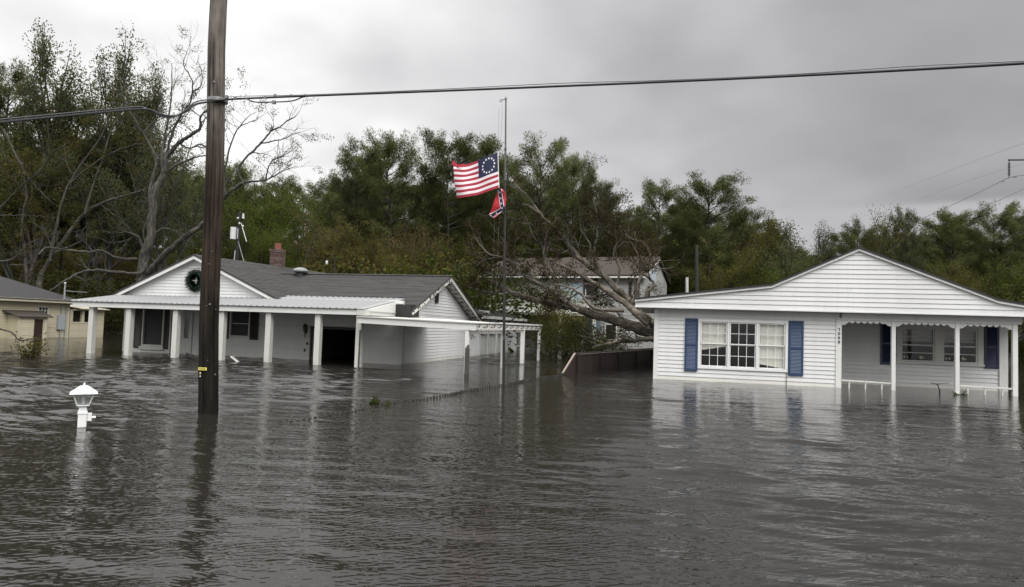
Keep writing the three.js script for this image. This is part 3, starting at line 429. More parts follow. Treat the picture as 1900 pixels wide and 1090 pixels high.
  part('beam', hex([[14.901, 1.34, 0.6], [14.915, 1.34, 0.6], [14.915, 1.40, -9.7], [14.901, 1.40, -9.7], [14.901, 1.52, 0.6], [14.915, 1.52, 0.6], [14.915, 1.56, -9.7], [14.901, 1.56, -9.7]]), peelM, cp, 'outer beam with peeling paint');
  for (const [u, v, w] of [[14.62, 0.60, 0.06], [14.82, -3.1, 0.06], [14.85, -6.2, 0.075], [14.85, -9.6, 0.06]]) part('carport_post', rb(u - w, u + w, Y0, 1.37, v - 0.08, v + 0.08), M.trim, cp);
  part('roof_ceiling', bx(11.36, 14.79, 1.50, 1.52, -2.6, 0.6), M.soffit, cp); part('rear_beam', [rb(14.8, 14.97, 1.56, 1.62, -9.8, -2.61)], M.trim, cp);
  // chimney of brick courses with a clay flue
  const rnd = rngOf(5), br = [[], []]; const cx = 2.5, cz = -7.6;
  for (let k = 0; k < 12; k++) { const y = 3.85 + k * 0.078, off = k % 2 ? 0.11 : 0, e = k > 9 ? 0.03 : 0; for (let q = -1; q < 4; q++) { const a = Math.max(-0.24 - e, -0.24 + q * 0.22 + off), b = Math.min(0.24 + e, -0.24 + (q + 1) * 0.22 + off - 0.012); if (b - a < 0.03) continue; const t = rnd() < (k > 6 && k < 9 ? 0.1 : 0.55) ? 1 : 0; br[t].push(bx(cx + a, cx + b, y, y + 0.066, cz + 0.18 + e, cz + 0.262 + e + rnd() * 0.006)); br[t].push(bx(cx + 0.18 + e, cx + 0.262 + e + rnd() * 0.006, y, y + 0.066, cz + a * 0.74, cz + b * 0.74 )); } }
  const ch = part('chimney', [bx(cx - 0.25, cx + 0.25, 3.4, 4.76, cz - 0.25, cz + 0.25)], S(0.09, 0.07, 0.06, 0.95), h);
  tag(part('brickwork', br[0], M.brick, ch), null, null, null, 'stuff'); tag(part('brickwork', br[1], M.brickPale, ch), null, null, null, 'stuff');
  part('flue', new THREE.CylinderGeometry(0.15, 0.16, 0.3, 10).translate(cx, 4.92, cz), M.flue, ch);
  { // round attic ventilator near the ridge
    const v = part('roof_ventilator', [new THREE.CylinderGeometry(0.17, 0.19, 0.24, 14).translate(4.72, 3.52, -6.0)], M.black, h);
    const g = new THREE.SphereGeometry(0.34, 18, 8, 0, 6.2832, 0, 1.5708); g.scale(1, 0.5, 1); part('cap', [g.translate(4.72, 3.63, -6.0), new THREE.CylinderGeometry(0.34, 0.3, 0.05, 18).translate(4.72, 3.605, -6.0)], S(0.17, 0.18, 0.178, 0.5), v);
  }
  // wreath on the gable
  const wr = thing('wreath', 'dark evergreen wreath on the front gable, half hidden by the utility pole', 'wreath');
  h.updateMatrixWorld(true); const wp = h.localToWorld(V(2.66, 2.88, -1.88)); wr.position.copy(wp); wr.rotation.y = -0.2393;
  const mb = new MB(), r3 = rngOf(66); for (let k = 0; k < 1700; k++) { const a = r3() * 6.2832, b = r3() * 6.2832, r = 0.30 + 0.085 * Math.cos(b), d = V(Math.cos(a) * Math.cos(b) + (r3() - 0.5), Math.sin(a) * Math.cos(b) + (r3() - 0.5), Math.sin(b) * 0.7 + 0.2 * r3()).normalize(); mb.blade(Math.cos(a) * r, Math.sin(a) * r, 0.07 * Math.sin(b), 0.09 + 0.05 * r3(), 0.016, d.x, d.y, d.z, r3, [0.010 + 0.01 * r3(), 0.026 + 0.02 * r3(), 0.018]); }
  mb.build('needles', M.leaf, wr); part('ring', new THREE.TorusGeometry(0.3, 0.07, 8, 28), M.wreath, wr);
}

/* ------------------------------------------------ yellow house, far left */
{
  const h = thing('yellow_house', 'pale yellow house with a dark hip roof at the left edge, beyond the porch house', 'house', [-15.399, 0, -25.035], -0.2393);
  const U = -13.4, Y0 = -1;
  // seen wall faces right: local x of the wall runs away from the front
  const w = wall(h, 'wall', { poly: [[0, Y0], [6.3, Y0], [6.3, 1.98], [0, 1.98]], holes: [[4.4, 4.95, 1.36, 1.7]], cuts: [[4.32, 5.03, 1.3, 1.78]], expo: 0.14, mats: M.yellow, pos: [U, 0, -5.0], turn: Math.PI / 2, seed: 31, from: -0.1 });
  wall(h, 'wall', { poly: [[0, Y0], [2.4, Y0], [2.4, 1.66], [0, 1.66]], holes: [[0.18, 0.8, 0.92, 1.58], [0.95, 1.6, 0.92, 1.58]], cuts: [[0.1, 1.7, 0.84, 1.66]], expo: 0.14, mats: M.yellow, pos: [U - 0.0, 0, -11.42], turn: Math.PI / 2, seed: 32, from: -0.1 });
  part('hidden_walls', [bx(U - 7, U - 0.13, Y0, 1.98, -5.1, -5.0), bx(U - 7, U - 0.13, Y0, 1.98, -11.3, -11.2), bx(U - 7, U - 6.9, Y0, 1.98, -11.19, -5.11)], M.yellow[0], h);
  part('corner_board', [rb(U + 0.001, U + 0.04, Y0, 1.98, -11.36, -11.22)], M.cream, h);
  part('fascia', [rb(U + 0.36, U + 0.42, 1.98, 2.16, -11.75, -4.6)], M.cream, h); part('soffit', bx(U + 0.01, U + 0.355, 1.985, 2.0, -11.75, -4.6), M.cream, h);
  part('fascia', [rb(U - 6, U + 0.355, 1.98, 2.16, -11.78, -11.72)], M.cream, h);
  const pk = [U - 3.4, 3.75, -8.3], c = [[U + 0.45, 2.14, -4.5], [U + 0.45, 2.14, -11.85], [U - 7.2, 2.14, -11.85], [U - 7.2, 2.14, -4.5]], pos = []; for (let k = 0; k < 4; k++) pos.push(...c[k], ...c[(k + 1) % 4], ...pk);
  const rg = new THREE.BufferGeometry(); rg.setAttribute('position', new THREE.Float32BufferAttribute(pos, 3)); rg.computeVertexNormals(); part('hip_roof', [rg, bx(U - 7.2, U + 0.45, 2.10, 2.139, -11.85, -4.5)], S(0.042, 0.04, 0.04, 0.92, { map: rep(speck, 1.1, 1.1), bumpMap: rep(speck, 0.5, 0.5), bumpScale: 0.01 }), h);
  part('low_roof', hex([[U - 2, 1.68, -13.95], [U + 0.3, 1.68, -13.95], [U + 0.3, 1.68, -11.79], [U - 2, 1.68, -11.79], [U - 2, 1.95, -13.95], [U + 0.3, 1.73, -13.95], [U + 0.3, 1.73, -11.79], [U - 2, 1.95, -11.79]]), M.cream, h);
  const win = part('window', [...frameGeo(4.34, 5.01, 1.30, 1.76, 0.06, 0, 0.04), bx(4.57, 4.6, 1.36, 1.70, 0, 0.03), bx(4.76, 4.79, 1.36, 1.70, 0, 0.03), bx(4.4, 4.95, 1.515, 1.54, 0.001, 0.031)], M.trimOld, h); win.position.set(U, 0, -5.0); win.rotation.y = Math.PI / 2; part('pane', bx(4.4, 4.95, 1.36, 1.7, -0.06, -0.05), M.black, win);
  const wn2 = part('window', [...frameGeo(0.1, 1.7, 0.84, 1.66, 0.07, 0, 0.04), bx(0.8, 0.95, 0.9, 1.6, 0, 0.04)], M.cream, h); wn2.position.set(U, 0, -11.42); wn2.rotation.y = Math.PI / 2; for (const [a, b] of [[0.18, 0.8], [0.95, 1.6]]) { const g = new THREE.PlaneGeometry(b - a, 0.66); g.translate((a + b) / 2, 1.25, -0.03); part('pane', g, M.glass, wn2); } part('dark_room', bx(0, 1.8, 0.8, 1.7, -0.6, -0.58), S(0.06, 0.06, 0.055, 0.9), wn2);
  // lean-to with its brown door
  const shed = wall(h, 'lean_to', { poly: [[0, Y0], [1.6, Y0], [1.6, 1.16], [0, 1.16]], holes: [[0.88, 1.41, -0.5, 1.05]], cuts: [[0.84, 1.45, -0.5, 1.08]], expo: 0.14, mats: M.yellow, pos: [U + 0.8, 0, -7.62], turn: Math.PI / 2, seed: 33, from: -0.1 });
  part('door', [bx(0.89, 1.40, -0.5, 1.04, -0.06, -0.02)], S(0.022, 0.008, 0.006, 0.7), shed); part('corner_board', [rb(-0.04, 0.06, Y0, 1.15, 0.0, 0.035), rb(1.5, 1.63, Y0, 1.15, 0.0, 0.035)], M.cream, shed);
  part('shed_roof', hex([[U + 0.02, 1.45, -7.3], [U + 0.02, 1.45, -9.6], [U + 0.95, 1.14, -9.5], [U + 0.95, 1.14, -7.45], [U + 0.02, 1.5, -7.3], [U + 0.02, 1.5, -9.6], [U + 0.95, 1.19, -9.5], [U + 0.95, 1.19, -7.45]]), S(0.042, 0.034, 0.027, 0.9), h);
  for (const [a, b] of [[-9.22, -9.15], [-7.72, -7.63]]) part('lean_to_end', bx(U + 0.02, U + 0.68, Y0, 1.25, a, b), M.yellow[0], h);
  // meter box, service mast with its wire bracket
  part('meter_box', [rb(U + 0.03, U + 0.16, 0.47, 1.32, -10.98, -10.55), bx(U + 0.05, U + 0.1, -0.8, 0.47, -10.82, -10.76), bx(U + 0.05, U + 0.1, 1.32, 1.97, -10.82, -10.76), bx(U + 0.05, U + 0.09, -0.8, 1.9, -11.1, -11.06)], S(0.3, 0.32, 0.33, 0.5), h);
  const mast = part('service_mast', [bx(U + 0.16, U + 0.22, 2.1, 3.1, -10.82, -10.76), bx(U + 0.05, U + 0.35, 2.2, 2.24, -11.0, -10.6), new THREE.SphereGeometry(0.07, 8, 6).translate(U + 0.19, 3.13, -10.79)], M.galv, h); part('bracket', [bx(U + 0.17, U + 0.2, 2.68, 2.72, -12.3, -10.825)], M.galv, mast);
}

/* ------------------------------------------------ two-storey house behind the fallen tree */
{
  const o = at(1192, 655, 41).add(V(-8.3, 0, -3.7)), h = thing('two_storey_house', 'shabby two storey white house with pale blue patches, behind the fallen tree', 'house', [o.x, 0, o.z], -0.42); h.scale.y = 0.93;
  const w = wall(h, 'wall', { poly: [[-1.5, -0.5], [9.1, -0.5], [9.1, 5.2], [-1.5, 5.2]], holes: [[5.35, 6.1, 3.75, 5.0]], cuts: [[5.25, 6.2, 3.65, 5.1]], expo: 0.2, mats: M.shabby, seed: 41, from: 0, seam: 1 });
  part('wall', [bx(9.0, 9.1, -0.5, 5.2, -7, -0.125), bx(-1.5, -1.4, -0.5, 5.2, -7, -0.125), bx(-1.4, 9.0, -0.5, 5.2, -7, -6.9)], M.shabby[2], h);
  part('side_window', bx(9.101, 9.13, 3.3, 4.6, -1.6, -1.0), M.brownPaint, h); part('gable_wall', (() => { const g = slab([[0, 5.2], [7, 5.2], [3.5, 6.9]], 0, 0.1); g.rotateY(Math.PI / 2); g.translate(9.0, 0, 0); return g; })(), M.shabby[0], h);
  part('roof', [hex([[-2, 5.15, 0.5], [9.3, 5.15, 0.5], [9.3, 6.75, -3.5], [-2, 6.75, -3.5], [-2, 5.25, 0.5], [9.3, 5.25, 0.5], [9.3, 6.9, -3.5], [-2, 6.9, -3.5]]), hex([[-2, 6.75, -3.501], [9.3, 6.75, -3.501], [9.3, 5.15, -7.5], [-2, 5.15, -7.5], [-2, 6.9, -3.501], [9.3, 6.9, -3.501], [9.3, 5.25, -7.5], [-2, 5.25, -7.5]])], M.shingleBrown, h);
  part('fascia', [bx(-2, 9.3, 5.03, 5.145, 0.43, 0.5), hex([[9.25, 5.0, 0.5], [9.33, 5.0, 0.5], [9.33, 6.62, -3.5], [9.25, 6.62, -3.5], [9.25, 5.14, 0.5], [9.33, 5.14, 0.5], [9.33, 6.74, -3.5], [9.25, 6.74, -3.5]])], M.trimOld, h);
  part('blue_patch', bx(3.5, 5.2, 3.5, 4.75, 0.03, 0.04), M.tarp, h); part('blue_patch', bx(9.101, 9.11, 4.6, 5.9, -3.3, -1.6), M.tarp, h);
  part('blue_patch', bx(2.7, 6.4, 1.55, 2.15, 0.03, 0.04), S(0.2, 0.29, 0.34, 0.6, { map: gr }), h);
  part('porch_roof', [hex([[-1.5, 2.45, 1.4], [6.6, 2.45, 1.4], [6.6, 2.75, 0.03], [-1.5, 2.75, 0.03], [-1.5, 2.62, 1.4], [6.6, 2.62, 1.4], [6.6, 3.2, 0.03], [-1.5, 3.2, 0.03]])], M.shabby[1], h);
  for (const u of [-1.3, 1.5, 4.2, 6.4]) part('porch_post', bx(u - 0.08, u + 0.08, -0.5, 2.45, 1.2, 1.35), M.trimOld, h);
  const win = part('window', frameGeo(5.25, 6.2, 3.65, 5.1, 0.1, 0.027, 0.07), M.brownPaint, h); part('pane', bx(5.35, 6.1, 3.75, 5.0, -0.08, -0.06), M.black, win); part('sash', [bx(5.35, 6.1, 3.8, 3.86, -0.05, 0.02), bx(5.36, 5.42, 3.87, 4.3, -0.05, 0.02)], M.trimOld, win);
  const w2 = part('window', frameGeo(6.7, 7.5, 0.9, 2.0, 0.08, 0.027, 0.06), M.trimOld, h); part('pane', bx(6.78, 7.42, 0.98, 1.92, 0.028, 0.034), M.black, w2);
  for (const [u, y] of [[8.25, 3.7], [8.75, 3.7]]) part('window', bx(u - 0.09, u + 0.09, y, y + 1.1, 0.028, 0.05), M.brownPaint, h);
}

/* ------------------------------------------------ submerged picket fence with a standing brown section */
{
  const A = V(-3.17, 0, -9.95), B = V(1.72, 0, -21.5), C = V(6.34, 0, -29.76), f = thing('picket_fence', 'picket fence, mostly tips above the flood, rising to brown boards beside the shuttered house', 'fence');
  const rnd = rngOf(71), d1 = B.clone().sub(A), n1 = Math.floor(d1.length() / 0.118), d2 = C.clone().sub(B), n2 = Math.floor(d2.length() / 0.104), a1 = Math.atan2(-d1.z, d1.x), a2 = Math.atan2(-d2.z, d2.x);
  const tip = hex([[-0.034, -0.7, -0.012], [-0.034, -0.7, 0.012], [0.034, -0.7, 0.012], [0.034, -0.7, -0.012], [-0.022, 0, -0.012], [-0.022, 0, 0.012], [0.022, 0, 0.012], [0.022, 0, -0.012]]);
  const tm = [S(0.03, 0.025, 0.02, 0.9), S(0.045, 0.038, 0.03, 0.9), S(0.02, 0.017, 0.014, 0.9)];
  for (let k = 0; k < n1; k++) { const t = k / n1, m = new THREE.Mesh(tip, tm[Math.floor(rnd() * 3)]); m.name = numbered('picket'); const p = A.clone().lerp(B, t); m.position.set(p.x + 0.05 * Math.sin(k * 0.21), 0.022 + 0.05 * smooth(0.0, 1, t) + (rnd() - 0.5) * 0.022, p.z); m.rotation.y = a1 + (rnd() - 0.5) * 0.2; m.rotation.z = (rnd() - 0.5) * 0.12; f.add(m); }
  const bw = 0.098, board = [0, 1, 2].map((k) => hex([[-bw / 2, -0.9, -0.011], [-bw / 2, -0.9, 0.011], [bw / 2, -0.9, 0.011], [bw / 2, -0.9, -0.011], [-bw / 2 + 0.002 * k, 0.70, -0.011], [-bw / 2 + 0.002 * k, 0.70, 0.011], [bw / 2, 0.70, 0.011], [bw / 2, 0.70, -0.011]])), cap = hex([[-bw / 2, 0, -0.011], [-bw / 2, 0, 0.011], [bw / 2, 0, 0.011], [bw / 2, 0, -0.011], [-0.012, 0.065, -0.009], [-0.012, 0.065, 0.009], [0.012, 0.065, 0.009], [0.012, 0.065, -0.009]]); cap.translate(0, 0.70, 0);
  const bgs = board.map((b) => mergeGeometries([b, cap]));
  for (let k = 8; k < n2; k++) { const t = k / n2, m = new THREE.Mesh(bgs[k % 3], M.fence[Math.floor(rnd() * 4)]); m.name = numbered('picket'); const p = B.clone().lerp(C, t); m.position.set(p.x, -0.06 + (rnd() - 0.5) * 0.02 + 0.06 * t, p.z); m.rotation.y = a2; f.add(m); }
  const rail = (p, q, r) => { const mb = new MB(); mb.tube([p, q], [r, r], 4); return mb.geo(); };
  for (const y of [0.5, 0.08]) { const m = part('rail', rail(B.clone().lerp(C, 0.09).add(V(-0.03, y, -0.03)), C.clone().add(V(-0.03, y + 0.05, -0.03)), 0.035), M.fenceRail, f); }
  part('top_rail', rail(B.clone().lerp(C, 0.09).add(V(0.02, 0.63, 0.012)), C.clone().add(V(0.02, 0.69, 0.012)), 0.02), M.fenceRail, f);
  for (const t of [0.1, 0.32, 0.52, 0.74, 0.95]) { const p = B.clone().lerp(C, t), g = bx(-0.05, 0.05, -0.9, 0.66, -0.05, 0.05); const m = part('fence_post', g, M.fence[3], f); m.position.set(p.x + 0.05, 0, p.z + 0.03); m.rotation.y = a2; }
  // sloping broken end with its pale cap rail
  const s0 = V(1.62, -0.03, -21.35), s1 = B.clone().lerp(C, 0.09).add(V(0, 0.68, 0));
  part('cap_rail', rail(s0, s1, 0.04), S(0.24, 0.19, 0.16, 0.85), f);
  part('broken_board', (() => { const mb = new MB(); const q = B.clone().lerp(C, 0.09); mb.face([[s0.x, -0.3, s0.z], [q.x, -0.3, q.z], [q.x, 0.66, q.z], [s0.x, 0.0, s0.z]], [0.87, 0, 0.5], [1, 1, 1]); mb.face([[s0.x - 0.02, -0.3, s0.z], [q.x - 0.02, -0.3, q.z], [q.x - 0.02, 0.66, q.z], [s0.x - 0.02, 0.0, s0.z]], [-0.87, 0, -0.5], [1, 1, 1]); return mb.geo(); })(), M.fence[0], f);
}
{ // lone weathered post in front of the carport
  const p = thing('wooden_post', 'weathered grey wooden post with a pointed top standing in the water before the carport', 'post', [-1.31, 0, -20.7], 0.2);
  part('shaft', [rb(-0.065, 0.065, -1, 0.78, -0.065, 0.065, 0.012)], M.greyWood, p); part('point', hex([[-0.064, 0.775, -0.064], [-0.064, 0.775, 0.064], [0.064, 0.775, 0.064], [0.064, 0.775, -0.064], [0.01, 0.9, -0.02], [0.01, 0.9, 0.02], [0.05, 0.9, 0.02], [0.05, 0.9, -0.02]]), M.greyWood, p);
}

/* ------------------------------------------------ utility pole, cables */
{
  const p = thing('utility_pole', 'tall brown wooden utility pole rising out of the flood in front of the porch house', 'utility pole', [-4.62, 0, -10.5]);
  const top = at(409, -120, 10.62), base = V(-4.62, -1.2, -10.5), pts = [], rad = []; for (let k = 0; k <= 14; k++) { const t = k / 14; pts.push(base.clone().lerp(top, t).sub(p.position).add(V(0.012 * Math.sin(k), 0, 0.01 * Math.cos(k * 1.7)))); rad.push(0.150 - 0.024 * t); }
  const mb = new MB(); mb.tube(pts, rad, 22, [1, 1, 1]);
  const g = mb.geo(), uv = g.attributes.uv; for (let k = 0; k < uv.count; k++) uv.setXY(k, uv.getX(k) / (2 * Math.PI * 0.15) , uv.getY(k) / 9);
  const wet = tex(320, 640, (u, v) => { const y = v * 9 - 1.2, a = tnoise(u, v, 70, 12, 2.2, 4), b = tnoise(u, v, 14, 26, 6.6, 4), c = tnoise(u, v, 5, 7, 8.1, 3), w = smooth(5.4, 3.2, y + 1.6 * (c - 0.5)), w2 = smooth(2.6, 0.9, y + 0.9 * (b - 0.5)); const cr = tnoise(u, v, 46, 3, 4.7, 3); let s = Math.max(0.12, 0.78 + 1.8 * (a - 0.5) + 1.5 * (b - 0.5) - (cr > 0.6 ? 0.4 * smooth(0.6, 0.66, cr) : 0)); const d = [0.15, 0.13, 0.113], e = [0.034, 0.023, 0.016], f = [0.010, 0.009, 0.006]; return [0, 1, 2].map((k) => { const q = (d[k] * (1 - w) + e[k] * w) * (1 - w2) + f[k] * w2; return Math.pow(Math.max(0.001, q * s), 1 / 2.2); }); }, true);
  rawPart('shaft', g, new THREE.MeshPhysicalMaterial({ color: 0xffffff, roughness: 0.95, specularIntensity: 0.25, map: wet, bumpMap: rep(streak, 0.5, 0.12), bumpScale: 0.016 }), p);
  { const r5 = rngOf(15); for (let k = 0; k < 9; k++) { const y = 0.5 + r5() * 5, a = r5() * 2.4 - 0.6, q = pts[0].clone().lerp(pts[14], (y + 1.2) / (top.y + 1.2)), r = 0.147 - 0.024 * y / 8; const m = part(k % 3 ? 'staple' : 'bolt_head', k % 3 ? bx(-0.012, 0.012, -0.004, 0.004, 0, 0.008) : new THREE.CylinderGeometry(0.016, 0.016, 0.02, 6).rotateX(Math.PI / 2), M.steel, p); m.position.set(q.x + Math.sin(a) * r, y, q.z + Math.cos(a) * r); m.rotation.y = a; } }
  const face = (px, py, w, hh, mat, name, txt) => { const c = at(px, py, 10.5).sub(p.position), q = part(name, rb(-w / 2, w / 2, -hh / 2, hh / 2, 0, 0.006, 0.002), mat, p); const dir = V(0, c.y, 0); const ax = pts[0].clone().lerp(pts[14], (c.y + 1.2) / (top.y + 1.2)); const dx = c.x - ax.x, r = 0.151; q.position.set(c.x, c.y, ax.z + Math.sqrt(Math.max(0.0001, r * r - dx * dx)) + 0.004); q.rotation.y = Math.asin(Math.max(-1, Math.min(1, dx / r))) * 0.8; return q; };
  const tagM = S(0.62, 0.55, 0.10, 0.5), t1 = face(383, 684, 0.135, 0.043, tagM, 'yellow_tag'); for (const [x, w] of [[-0.035, 0.028], [0.0, 0.026], [0.03, 0.018]]) part('stamped_mark', [bx(x - w / 2, x + w / 2, 0.007, 0.013, 0.0062, 0.0072), bx(x - w / 2, x - w / 2 + 0.006, -0.013, 0.0065, 0.0062, 0.0072), bx(x + w / 2 - 0.006, x + w / 2, -0.013, 0.0065, 0.0062, 0.0072)], M.black, t1);
  face(378.5, 692, 0.022, 0.034, S(0.6, 0.42, 0.22, 0.5), 'small_tag'); face(378.5, 697.5, 0.022, 0.02, S(0.62, 0.55, 0.5, 0.5), 'small_tag');
  part('clamp', [new THREE.CylinderGeometry(0.152, 0.153, 0.05, 18).translate(...at(405, 187, 10.55).sub(p.position).add(V(-0.01, 0, 0)).toArray())], M.steel, p);
  const cab = thing('overhead_cable', 'thick black overhead cable running from the utility pole across the sky to the right edge', 'cable');
  const run = (pts3, r, seg = 6) => { const m = new MB(); m.tube(curve(pts3, 60), Array(61).fill(r), seg); return m.geo(); };
  const R = [[398, 187, 10.45], [425, 184.5, 10.35], [560, 178.5, 9.95], [800, 169.5, 9.4], [1050, 159.5, 8.8], [1230, 152, 8.4], [1500, 139.5, 7.7], [1700, 129, 7.2], [1900, 117.5, 6.7], [2150, 101, 6.1]].map((q) => at(...q));
  part('cable', run(R, 0.017), M.cable, cab); part('messenger_wire', run(R.map((q, k) => q.clone().add(V(0, 0.028 + 0.012 * Math.sin(k * 2), 0))), 0.006, 5), M.steel, cab);
  part('splice_loop', run([[405, 186, 10.4], [455, 183, 10.2], [468, 188.5, 10.2], [505, 189.5, 10.1], [545, 186.5, 10.0], [562, 180, 9.95], [575, 178.5, 9.9]].map((q) => at(...q)), 0.010, 5), M.cable, cab);
  part('splice_clamp', [[492, 181, 0.02], [510, 177, 0.022], [508, 190, 0.032], [540, 177, 0.018], [566, 177.5, 0.024], [436, 182, 0.022], [420, 180, 0.03]].map(([x, y, r]) => new THREE.BoxGeometry(r * 1.6, r * 1.5, r * 1.4).translate(...at(x, y, 10.1).toArray())), M.steel, cab);
  const cb2 = thing('overhead_cable', 'black overhead cable dipping in a loop left of the utility pole, to the left edge', 'cable');
  const Lp = [[402, 186.5, 10.42], [385, 189, 10.3], [362, 194, 10.2], [345, 206, 10.1], [325, 215, 10.0], [300, 213, 9.8], [283, 206, 9.7], [265, 202.5, 9.5], [200, 207.5, 9.0], [100, 217, 8.3], [0, 227, 7.6], [-160, 244, 6.7]].map((q) => at(...q));
  part('cable', run(Lp, 0.018), M.cable, cb2); part('second_strand', run(Lp.map((q, k) => q.clone().add(V(0, k < 8 ? 0.03 * Math.sin(k) : 0.024, 0.02))), 0.010, 5), M.cable, cb2);
  part('splice_clamp', [new THREE.BoxGeometry(0.05, 0.03, 0.03).translate(...at(267, 201, 9.5).toArray())], M.steel, cb2);
}
/* ------------------------------------------------ flagpole and flags */
{
  const fp = thing('flagpole', 'thin dark metal flagpole with half-lowered flags, in the middle of the flood', 'flagpole', [-0.14, 0, -17.3]); fp.rotation.z = 0.025;
  const seg = (y0, y1, r0, r1) => new THREE.CylinderGeometry(r1, r0, y1 - y0, 12).translate(0, (y0 + y1) / 2, 0);
  part('lower_tube', seg(-1.2, 3.0, 0.038, 0.036), M.poleMetal, fp); part('middle_tube', [seg(3.0, 5.3, 0.031, 0.03), seg(2.97, 3.06, 0.043, 0.043)], M.poleMetal, fp); part('upper_tube', [seg(5.3, 6.1, 0.026, 0.026), seg(6.1, 7.42, 0.022, 0.019), seg(5.27, 5.34, 0.042, 0.042), seg(6.07, 6.13, 0.034, 0.034)], S(0.09, 0.09, 0.085, 0.45, { metalness: 0.4 }), fp);
  part('truck', [seg(7.42, 7.47, 0.035, 0.03), new THREE.BoxGeometry(0.12, 0.02, 0.02).translate(-0.07, 7.40, 0), new THREE.TorusGeometry(0.03, 0.01, 5, 10).translate(-0.13, 7.37, 0)], M.steel, fp);
  part('cleat', [new THREE.BoxGeometry(0.02, 0.12, 0.05).translate(0, 1.2, 0.05)], M.steel, fp);
  const rope = thing('halyard', 'slack pale halyard ropes hanging beside the flagpole down to the water', 'rope');
  const rp = (l, r) => { const m = new MB(); m.tube(curve(l.map((q) => at(...q)), 40), Array(41).fill(r), 4); return m.geo(); };
  part('rope', rp([[926, 200, 17.3], [925, 240, 17.3], [925, 282, 17.25]], 0.003), M.rope, rope);
  part('rope', rp([[918, 400, 17.25], [915, 480, 17.2], [910, 560, 17.2], [906, 650, 17.2], [904, 682, 17.1], [909, 696, 17.0], [915, 706, 16.9]], 0.0028), M.rope, rope);
  part('rope', rp([[927, 402, 17.25], [922, 500, 17.2], [920, 580, 17.2], [921, 650, 17.2], [931, 700, 17.2]], 0.0024), M.rope, rope);
  part('rope', rp([[927, 350, 17.25], [926, 300, 17.25], [931, 230, 17.3], [932, 195, 17.3]], 0.003), M.rope, rope);
  // printed cloth
  const canvas = (w, h, draw) => { const c = document.createElement('canvas'); c.width = w; c.height = h; draw(c.getContext('2d'), w, h); const t = new THREE.CanvasTexture(c); t.colorSpace = THREE.SRGBColorSpace; t.flipY = true; return t; };
  const star = (g, x, y, r, rot = 0) => { g.beginPath(); for (let k = 0; k < 10; k++) { const a = rot - Math.PI / 2 + k * Math.PI / 5, q = k % 2 ? r * 0.42 : r; g[k ? 'lineTo' : 'moveTo'](x + q * Math.cos(a), y + q * Math.sin(a)); } g.closePath(); g.fill(); };
  const stripes = canvas(1024, 640, (g, w, h) => { for (let k = 0; k < 13; k++) { g.fillStyle = k % 2 ? '#e9dfe2' : '#a3283c'; g.fillRect(0, Math.round(k * h / 13), w, Math.ceil(h / 13) + 1); } g.fillStyle = '#1d2344'; const ch = h * 7 / 13, cw = w * 0.46; g.fillRect(w - cw, 0, cw, ch); g.fillStyle = '#f2f0f2'; for (let k = 0; k < 13; k++) { const a = k / 13 * Math.PI * 2; star(g, w - cw / 2 + 0.295 * cw * Math.cos(a), ch / 2 + ch * 0.37 * Math.sin(a), 26, a + Math.PI / 2); } g.fillStyle = '#e6e4e0'; g.fillRect(w - 16, 0, 16, h); });
  const cloth = (name, map, P, nu, nv, wave, uvOf) => { const pos = [], uv = [], idx = []; for (let j = 0; j <= nv; j++) for (let i = 0; i <= nu; i++) { const s = i / nu, t = j / nv, q = P(s, t); q.add(wave(s, t)); pos.push(q.x, q.y, q.z); if (uvOf) uv.push(...uvOf(s, t)); else uv.push(1 - s, 1 - t); } for (let j = 0; j < nv; j++) for (let i = 0; i < nu; i++) { const a = j * (nu + 1) + i, b = a + nu + 1; idx.push(a, b, a + 1, b, b + 1, a + 1); } const g = new THREE.BufferGeometry(); g.setAttribute('position', new THREE.Float32BufferAttribute(pos, 3)); g.setAttribute('uv', new THREE.Float32BufferAttribute(uv, 2)); g.setIndex(idx); g.computeVertexNormals(); return g; };
  const H0 = at(924.5, 282.5, 17.25), H1 = at(926.5, 348, 17.25), F0 = at(841, 307, 16.9), F1 = at(847, 366, 17.0);
  const fl = thing('flag', 'red and white striped flag with a ring of stars, blowing left from the flagpole', 'flag');
  const fabric = (map) => new THREE.MeshPhysicalMaterial({ map, roughness: 0.85, side: THREE.DoubleSide, sheen: 0.2, transmission: 0.25, thickness: 0 });
  const g1 = cloth('cloth', stripes, (s, t) => { const a = H0.clone().lerp(H1, t), b = F0.clone().lerp(F1, t); return a.lerp(b, s); }, 48, 30, (s, t) => V(0.01 * Math.sin(9 * t) * s, -0.055 * Math.sin(Math.PI * s * 1.05) + 0.05 * s * Math.sin(5.2 * s + 0.6) * (0.5 + 0.5 * t), 0.11 * s * Math.sin(7.5 * s + 2.2 * t) + 0.03 * Math.sin(15 * s - 3 * t) * s + (t < 0.09 ? -0.25 * Math.max(0, s - 0.72) * (1 - t / 0.09) : 0)));
  rawPart('cloth', g1, fabric(stripes), fl);
  { const mb = new MB(); const q = curve([[846, 312, 16.95], [842, 309, 16.85], [838.5, 304, 16.8], [841, 302.5, 16.8], [849, 308, 16.82], [862, 304.5, 16.9]].map((k) => at(...k)), 16); for (let k = 0; k < 16; k++) { const a = q[k], b = q[k + 1], w = 0.045 * Math.sin(Math.PI * (k + 0.5) / 17) + 0.008; mb.face([[a.x, a.y - w, a.z], [b.x, b.y - w, b.z], [b.x, b.y + w, b.z], [a.x, a.y + w, a.z]], [0, 0, 1], [1, 1, 1]); } rawPart('torn_strip', mb.geo(), S(0.36, 0.022, 0.04, 0.85, { side: THREE.DoubleSide }), fl); }
  // second flag: limp, folded on itself, a red cloth whose starred blue band bends round the fold
  const bx0 = (x) => (x - 906) / 33 * 512, by0 = (y) => (y - 349) / 57 * 768;
